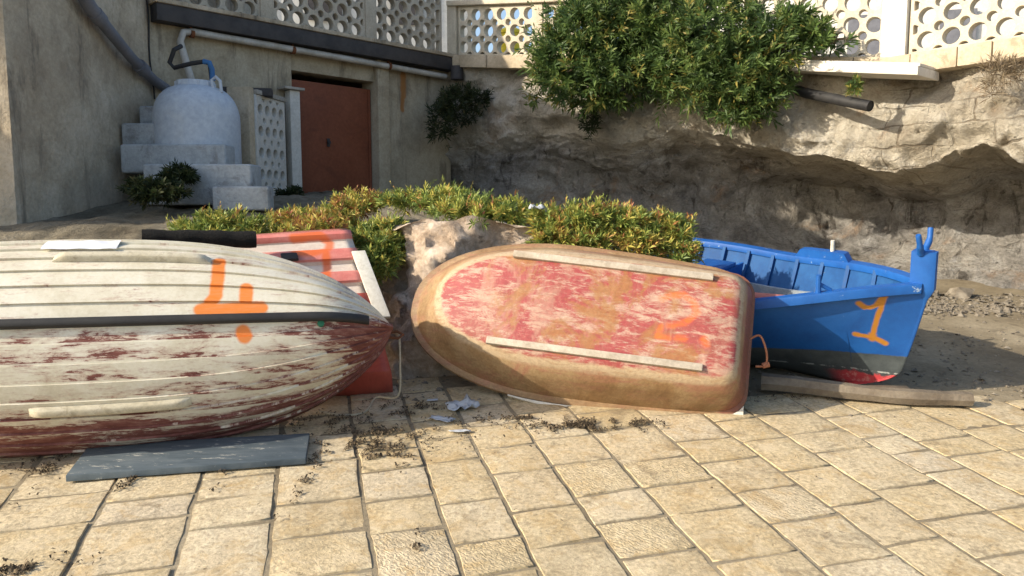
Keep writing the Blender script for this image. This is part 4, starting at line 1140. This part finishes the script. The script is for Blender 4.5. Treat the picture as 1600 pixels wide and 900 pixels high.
k = MB()
for i in range(4):
    yy = -.235+i*.12; k.box(bmap(-.3, yy, .15), Vector(bax[0])*.55, Vector(bax[1])*.11, Vector(bax[2])*.018)
k.build('bottom_boards', M['stringer'], broot, bevel=.004)
# tholes
y, z = bsec(.72, 1)
k = MB(); k.tube([bmap(.72, y+.0, z-.06), bmap(.72, y, z+.14)], [.014, .013], 10); k.build('thole_pin', M['wood_pale'], broot)
y, z = bsec(1.0, 1)
k = MB(); k.tube([bmap(1.0, -y, z-.02), bmap(1.0, -y, z+.115)], [.016, .014], 10); k.tube([bmap(.99, -y, z+.07), bmap(1.05, -y+.05, z+.02)], .012, 8); k.build('thole_pin', M['blue_trim'], broot)
k = MB(); rows = []
for i in range(13):
    x = .42+.45*i/12; y, z = bsec(x, 1); e = .055*sstep(0, .1, i/12)*sstep(1, .9, i/12)
    rows.append([bmap(x, y+.038, z+.010), bmap(x, y+.038, z+.012+e), bmap(x, y-.03, z+.012+e), bmap(x, y-.03, z+.010)])
k.grid(rows); k.build('wash_board', M['blue_trim'], broot, angle=30)
k = MB(); a = bmap(.10, -.36, .535); b = bmap(.86, -.40, .60)
k.box(a, b-a, Vector(bax[1])*.10, Vector(bax[2])*.022)
tag(k.build('plank', painted('red_plank', (.42, .085, .075), (.46, .17, .13), .5, 8), at=a, bevel=.005), 'red plank laid inside the blue boat along its near side', 'plank')

# ---------------------------------------------------------------- loose things on the ground
def wplank(name, c4, th, mat, label, cat):
    k = MB(); c4 = [Vector(c) for c in c4]
    k.add([tuple(c) for c in c4]+[tuple(c+Vector((0, 0, th))) for c in c4], [(3, 2, 1, 0), (4, 5, 6, 7), (0, 1, 5, 4), (1, 2, 6, 5), (2, 3, 7, 6), (3, 0, 4, 7)])
    o = k.build(name, mat, at=c4[0], bevel=.004); return tag(o, label, cat)
def plank_material():
    t = NT('blue_grey_plank'); v = t.obj
    st = t.mapv(v, (1, 5, 1), rot=(0, 0, -.15))
    c = t.ramp(t.noise(st, 4, 9, .7, .3), (.3, (.055, .075, .09)), (.5, (.085, .11, .13)), (.7, (.13, .155, .17)))
    c = t.mix(t.step(t.noise(st, 7, 11, .8, .5), .575, .61), c, (.42, .42, .38))
    return t.fin(c, .7, t.noise(st, 14, 9, .7), .35, .004)
up = Vector((0, 0, .008))
wplank('plank', [G(103, 756)+up, G(478, 728)+up, G(484, 688)+up, G(140, 707)+up], .03, plank_material(), 'blue grey painted plank on the paving in front of the white boat', 'plank')
k = MB()
lg = [G(1190, 612)+Vector((0, 0, .06)), G(1240, 618)+Vector((0, 0, .065)), G(1390, 632)+Vector((0, 0, .05)), G(1516, 636)+Vector((0, 0, .045))]
lp = smooth_path(lg, 7)
k.tube(lp, [.055-.0006*i+.006*nz((i*.35, 3, 1), 1, 3) for i in range(len(lp))], 7)
tag(k.build('log', M['log'], at=lg[0]), 'weathered log lying under the bow of the blue boat', 'log')
k = MB(); wq = G(1382, 622)
k.box(wq+Vector((-.12, -.05, .0)), (.26, -.02, 0), (.02, .13, .013), (0, 0, .05)); tag(k.build('wooden_wedge', M['log'], at=wq, bevel=.012), 'small wooden wedge beneath the stem of the blue boat', 'wedge')
# crumpled paper and plastic between the boats
def scrap(px, py, sx, sy, rot, seed, name, label, mat, h=.03, group=None):
    c = G(px, py); k = MB(); rows = []
    for i in range(9):
        row = []
        for j in range(7):
            a, b = (i/8-.5)*sx, (j/6-.5)*sy
            x = c.x+a*math.cos(rot)-b*math.sin(rot); y = c.y+a*math.sin(rot)+b*math.cos(rot)
            row.append((x+.012*nz((a*30, b*30, seed), 1, 2), y+.012*nz((a*30, b*30, seed+9), 1, 2), gz(x, y)+.006+h*abs(nz((a*14, b*14, seed+3), 1, 3))))
        rows.append(row)
    k.grid(rows, flip=True); o = k.build(name, mat, at=c, angle=25); sm = o.modifiers.new('s', 'SOLIDIFY'); sm.thickness = .0015
    return tag(o, label, 'litter', group)
scrap(722, 637, .17, .13, .3, 1, 'paper_scrap', 'largest crumpled pale blue paper under the dinghy bow', M['paper'], .06, 'paper scraps by the dinghy')
scrap(690, 657, .14, .06, -.4, 5, 'paper_scrap', 'folded grey paper strip left of the crumpled paper heap', M['paper'], .02, 'paper scraps by the dinghy')
scrap(720, 676, .11, .035, .1, 8, 'paper_scrap', 'small white paper flat at the edge of the shadow', M['paper'], .012, 'paper scraps by the dinghy')
scrap(676, 627, .06, .03, .2, 11, 'paper_scrap', 'tiny white paper scrap in deep shadow left of the dinghy', M['paper'], .012, 'paper scraps by the dinghy')
# dry seaweed litter
def litter(name, spots, mat, seed=3):
    r = np.random.default_rng(seed); k = MB()
    for (px, py, rx, ry, n) in spots:
        c = G(px, py)
        for i in range(n):
            a = r.normal(0, 1, 2)*.55
            x = c.x+a[0]*rx; y = c.y+a[1]*ry
            if mnoise.noise(Vector((x*11, y*11, 4)))+.5*mnoise.noise(Vector((x*27, y*27, 1))) < .05: continue
            z = gz(x, y)+abs(r.normal(0, .006))+.004
            th = r.uniform(0, 6.28); l = r.uniform(.006, .028); w_ = r.uniform(.0012, .004)
            dx, dy = math.cos(th)*l/2, math.sin(th)*l/2; b = r.normal(0, .004)
            nx, ny = -math.sin(th)*w_, math.cos(th)*w_
            k.add([(x-dx-nx, y-dy-ny, z), (x-dx+nx, y-dy+ny, z+.002), (x+nx*2, y+ny*2, z+.004+abs(b)), (x-nx, y-ny, z+.004+abs(b)), (x+dx, y+dy, z+b*.3)], [(0, 1, 2, 3), (3, 2, 4)], tone=r.random())
    return stuff(k.build(name, mat, smooth=False))
M['weed'] = leafmat('dry_seaweed', [(0, (.04, .03, .02)), (.7, (.095, .07, .042)), (1, (.22, .165, .10))], .05, .9)
litter('dry_seaweed', [(25, 720, .35, .12, 900), (90, 735, .15, .05, 250), (560, 700, .28, .08, 800), (600, 680, .35, .12, 1100), (640, 640, .25, .15, 700), (520, 660, .3, .12, 700), (480, 745, .04, .3, 250), (910, 668, .30, .07, 1300), (960, 662, .2, .04, 500), (830, 655, .2, .05, 500),
    (740, 660, .15, .08, 200), (30, 890, .16, .07, 450), (70, 760, .03, .2, 150), (195, 760, .03, .15, 120), (345, 750, .02, .12, 100), (620, 720, .1, .1, 150), (650, 860, .02, .12, 60), (600, 715, .1, .06, 150), (1250, 625, .3, .05, 150), (700, 700, .5, .3, 60), (1200, 740, .9, .5, 20)], M['weed'])

def gravel(spots, seed=21):
    r = np.random.default_rng(seed); k = MB()
    for (px, py, rx, ry, n, big) in spots:
        c = G(px, py)
        for i in range(n):
            x = c.x+r.normal(0, .5)*rx; y = c.y+r.normal(0, .5)*ry; q_ = r.gamma(2, big/2)+.004
            R = Matrix.Rotation(r.uniform(0, 6.28), 3, 'Z') @ Matrix.Rotation(r.normal(0, .4), 3, 'X')
            vs = [R @ (Vector(v)*q_*r.uniform(.7, 1.25)) for v in ((1, 0, 0), (.3, .8, 0), (-.8, .5, .1), (-.7, -.6, 0), (.4, -.8, .1), (.2, .1, .65), (-.3, -.1, .55))]
            z = gh(x, y)+.002
            k.add([(v.x+x, v.y+y, v.z+z) for v in vs], [(0, 1, 5), (1, 2, 6, 5), (2, 3, 6), (3, 4, 5, 6), (4, 0, 5)], tone=r.random())
    return stuff(k.build('gravel', weathered('gravel_stones', [(.10, .085, .065), (.18, .155, .12), (.27, .24, .19)], 14, .95, .4, .01, 60), smooth=False))
gravel([(1500, 470, 1.2, .35, 700, .012), (1560, 485, 1.0, .25, 350, .016), (1450, 478, .5, .2, 200, .012), (1540, 540, 1.4, 1.0, 350, .008), (1300, 600, 1.5, .5, 200, .007), (640, 600, .5, .5, 200, .008), (1480, 462, .5, .12, 25, .035), (1590, 600, .5, .4, 120, .008)])

# ---------------------------------------------------------------- foliage
def leaves(k, centres, dirs, nleaf, ll, lw, r, spread=.8, tone=(0, 1), up=.25, stem=.1):
    """rosettes of pointed leaves along short twigs"""
    for c, d in zip(centres, dirs):
        d = Vector(d).normalized(); a = d.orthogonal().normalized(); b = d.cross(a)
        base = r.uniform(*tone); rs = r.uniform(.6, 1.3)
        for i in range(nleaf):
            f = i/nleaf; th = i*2.4+r.uniform(-.4, .4)
            rad = a*math.cos(th)+b*math.sin(th)
            ld_ = (d*(.35+.7*f)+rad*spread+Vector((0, 0, up))+Vector(r.normal(0, .15, 3))).normalized()
            o = Vector(c)+d*stem*(f-.5)
            l = ll*rs*r.uniform(.65, 1.25); w_ = lw*rs*r.uniform(.75, 1.25)
            sd = ld_.cross(Vector(r.normal(0, 1, 3))+d*2).normalized()*w_/2
            tip = o+ld_*l+Vector((0, 0, -.12*l)); mid = o+ld_*l*.5
            t_ = min(max(base+r.normal(0, .13), 0), 1)
            k.add([o, mid-sd, tip, mid+sd], [(0, 1, 2, 3)], tone=t_)
def lobes_points(lobes, n, r, shell=.55):
    vol = np.array([l[1]*l[2]*l[3] for l in lobes]); pr_ = vol/vol.sum()
    C_, D_ = [], []
    for i in range(n):
        c, rx, ry, rz = lobes[r.choice(len(lobes), p=pr_)]
        v = r.normal(0, 1, 3); v /= np.linalg.norm(v); rad = r.uniform(shell, 1.0)**.6
        bump = 1+.28*nz((v[0]*2+c[0]*3, v[1]*2, v[2]*2+c[2]*3), 1, 3)
        p = np.array(c)+v*np.array([rx, ry, rz])*rad*bump
        C_.append(p); D_.append(v*.8+np.array([0, -.25, .35])+r.normal(0, .25, 3))
    return C_, D_
def branches(k, root, tips, r0, r):
    for tp_ in tips:
        a = Vector(root); b = Vector(tp_); m_ = a.lerp(b, .5)+Vector(r.normal(0, .06, 3))+Vector((0, 0, .08))
        k.tube(smooth_path([a, m_, b], 4), [r0*(1-.085*i) for i in range(9)], 6)
r = np.random.default_rng(11)
def L3(px, py, Y, rx, ry, rz): return (tuple(P(px, py, Y)), rx, ry, rz)
blobs = [L3(905, 75, 9.1, .55, .5, .62), L3(960, 40, 9.1, .6, .55, .55), L3(885, 115, 9.0, .35, .35, .35), L3(965, 120, 8.9, .5, .4, .36), L3(1040, 30, 8.8, .55, .5, .5), L3(1050, 95, 8.7, .45, .45, .45), L3(1120, 60, 8.4, .55, .5, .58), L3(1165, 110, 8.2, .45, .42, .46), L3(1190, 150, 8.1, .28, .25, .2), L3(1210, 70, 8.1, .33, .4, .4), L3(1110, 130, 8.3, .4, .35, .3)]
bs = thing('shrub', 'large bushy green shrub hanging over the rock below the pierced parapet', 'shrub', P(1030, 150, 9.2))
k = MB(); Cc, Dd = lobes_points(blobs, 2900, r, .3)
leaves(k, Cc, Dd, 15, .092, .021, r, .75, (0, .95), .15, .12)
# stray sprays at the right
Cc, Dd = lobes_points([L3(1270, 55, 7.9, .22, .2, .12), L3(1300, 68, 7.8, .18, .15, .08), L3(1240, 35, 8.0, .2, .2, .15)], 120, r, .2)
leaves(k, Cc, Dd, 13, .10, .025, r, .75, (.1, .9), .1, .12)
Cc, Dd = lobes_points(blobs, 260, r, 1.0)
Cc = [np.array(c_)+np.array(d_)/np.linalg.norm(d_)*r.uniform(.05, .2) for c_, d_ in zip(Cc, Dd)]
leaves(k, Cc, Dd, 9, .095, .022, r, .6, (.2, 1), .1, .2)
Cc, Dd = lobes_points([L3(840, 100, 9.2, .12, .15, .3), L3(835, 150, 9.2, .1, .1, .12), L3(1150, 180, 8.2, .3, .15, .08), L3(940, 160, 9.0, .4, .15, .06)], 130, r, .2)
leaves(k, Cc, Dd, 11, .09, .022, r, .7, (.1, 1), -.05, .15)
k.build('foliage', M['leaf_bush'], bs, smooth=False)
k = MB(); rt = P(1060, 120, 9.2)
branches(k, rt, [b[0] for b in blobs]+[tuple(P(1305, 66, 7.8)), tuple(P(1325, 60, 7.75)), tuple(P(1250, 40, 8.0))], .035, r)
k.build('branches', M['bark'], bs)

def samphire(name, lobes, n, label, ll=.055, lw=.011, tone=(0, 1), mat='leaf_samphire', nleaf=16, seed=1, group='samphire plants on the rock ledge', shell=.2, up=.35, cat='plant'):
    r2 = np.random.default_rng(seed); k = MB()
    if cat == 'plant' and group: lobes = [((l[0][0], l[0][1], l[0][2]-.065), l[1], l[2], l[3]*.9) for l in lobes]
    Cc, Dd = lobes_points(lobes, int(n*.85), r2, shell)
    leaves(k, Cc, Dd, nleaf, ll, lw, r2, .8, tone, up, ll*.9)
    if cat == 'plant' and group:
        Cs, Ds = lobes_points([(l[0], l[1], l[2], l[3]*1.0) for l in lobes], n//8, r2, .8)
        Cs = [np.array(c_)+np.array([0, 0, r2.uniform(.0, .055)]) for c_ in Cs]
        leaves(k, Cs, [np.array([r2.normal(0, .35), r2.normal(0, .35), 1]) for _ in Cs], 9, ll*.8, lw*.8, r2, .5, (max(0, tone[0]), min(1, tone[1]+.25)), .5, ll*1.6)
    c = Vector(lobes[0][0]); c.z -= lobes[0][3]
    return tag(k.build(name, M[mat], at=c, smooth=False), label, cat, group)
samphire('samphire_plant', [L3(300, 345, 5.35, .16, .14, .07), L3(350, 338, 5.35, .2, .16, .10), L3(400, 345, 5.3, .16, .12, .08), L3(330, 355, 5.2, .2, .12, .06)], 420, 'yellow green samphire clump directly above the black rolled mat', tone=(.1, .7), seed=2)
samphire('samphire_plant', [L3(460, 335, 5.7, .2, .18, .10), L3(520, 328, 5.9, .22, .2, .10), L3(500, 345, 5.4, .2, .16, .10), L3(560, 305, 6.1, .2, .2, .10), L3(440, 350, 5.3, .12, .12, .06)], 620, 'reddish brown samphire clump in front of the red shed door', tone=(.45, 1), seed=3)
samphire('samphire_plant', [L3(600, 372, 5.05, .14, .12, .13), L3(585, 400, 5.0, .12, .1, .12), L3(610, 345, 5.15, .12, .1, .08), L3(570, 360, 5.1, .08, .1, .1)], 420, 'green samphire clump hanging beside the end of the red and white boat', tone=(.0, .65), seed=4)
samphire('samphire_plant', [L3(640, 300, 5.9, .25, .2, .06), L3(700, 302, 5.6, .25, .2, .09), L3(750, 315, 5.3, .22, .18, .10), L3(800, 318, 5.2, .16, .16, .09), L3(690, 318, 5.2, .10, .1, .06), L3(740, 330, 5.05, .1, .08, .06)], 680, 'green samphire carpet growing on top of the pink rock outcrop', tone=(.05, .75), seed=5)
samphire('samphire_plant', [L3(870, 335, 5.1, .18, .15, .11), L3(920, 325, 5.1, .2, .15, .10), L3(980, 335, 5.1, .2, .15, .11), L3(1040, 345, 5.1, .18, .14, .12), L3(1060, 375, 5.0, .13, .1, .13), L3(1000, 370, 4.98, .2, .08, .12), L3(920, 365, 4.98, .2, .08, .11), L3(860, 360, 4.98, .12, .08, .09), L3(1072, 400, 4.95, .08, .06, .06)], 1500, 'broad golden samphire clump spilling behind the overturned dinghy', tone=(.15, .88), seed=6)
samphire('weed', [L3(240, 298, 6.6, .22, .18, .10), L3(280, 300, 6.6, .1, .1, .06)], 230, 'dark green weed clump at the foot of the concrete steps', .06, .014, (.1, .9), 'leaf_dark', seed=7, group=None)
samphire('weed', [L3(282, 275, 6.85, .14, .12, .07)], 110, 'smaller dark weed growing right against the lowest step', .06, .014, (0, .7), 'leaf_dark', seed=8, group=None)
samphire('weed', [L3(455, 303, 8.3, .14, .12, .05)], 60, 'small weed at the foot of the white post by the red door', .06, .013, (.2, 1), 'leaf_dark', seed=9, group=None)
samphire('creeper', [L3(715, 165, 10.5, .32, .2, .28), L3(690, 190, 10.4, .2, .15, .3), L3(745, 150, 10.5, .2, .15, .15)], 420, 'dark straggly creeper in the shaded corner beside the shed', .08, .018, (0, .8), 'leaf_dark', 9, seed=10, group=None)
samphire('weed', [L3(1337, 138, 7.5, .06, .05, .09)], 36, 'little green tuft on the rock just above the pipe stub', .05, .011, (.3, 1), 'leaf_bush', seed=12, group=None)
samphire('dry_shrub', [L3(1565, 115, 6.75, .16, .1, .12), L3(1550, 140, 6.75, .06, .06, .12), L3(1590, 105, 6.7, .1, .08, .08)], 150, 'dry leafless brown shrub on the sunlit wall below the right parapet', .09, .006, (0, 1), 'leaf_dry', 8, seed=13, group=None)
samphire('creeper', [L3(922, 185, 9.2, .1, .1, .22)], 80, 'dark hanging tuft below the left half of the large shrub', .07, .016, (0, .5), 'leaf_dark', 9, seed=14, group=None)
k = MB(); c = P(838, 322, 5.02)
rows = [[(c.x+.05*(i/6-.5)*2+.01*nz((i, j, 3), .9, 2), c.y+.04*(j/5-.5), c.z-.02+.05*abs(nz((i*.7, j*.7, 8), 1, 3))) for j in range(6)] for i in range(7)]
k.grid(rows, flip=True); o = k.build('plastic_bag', M['paper'], at=c); o.modifiers.new('s', 'SOLIDIFY').thickness = .0015; tag(o, 'small pale plastic bag caught in the plants on the ledge', 'litter')
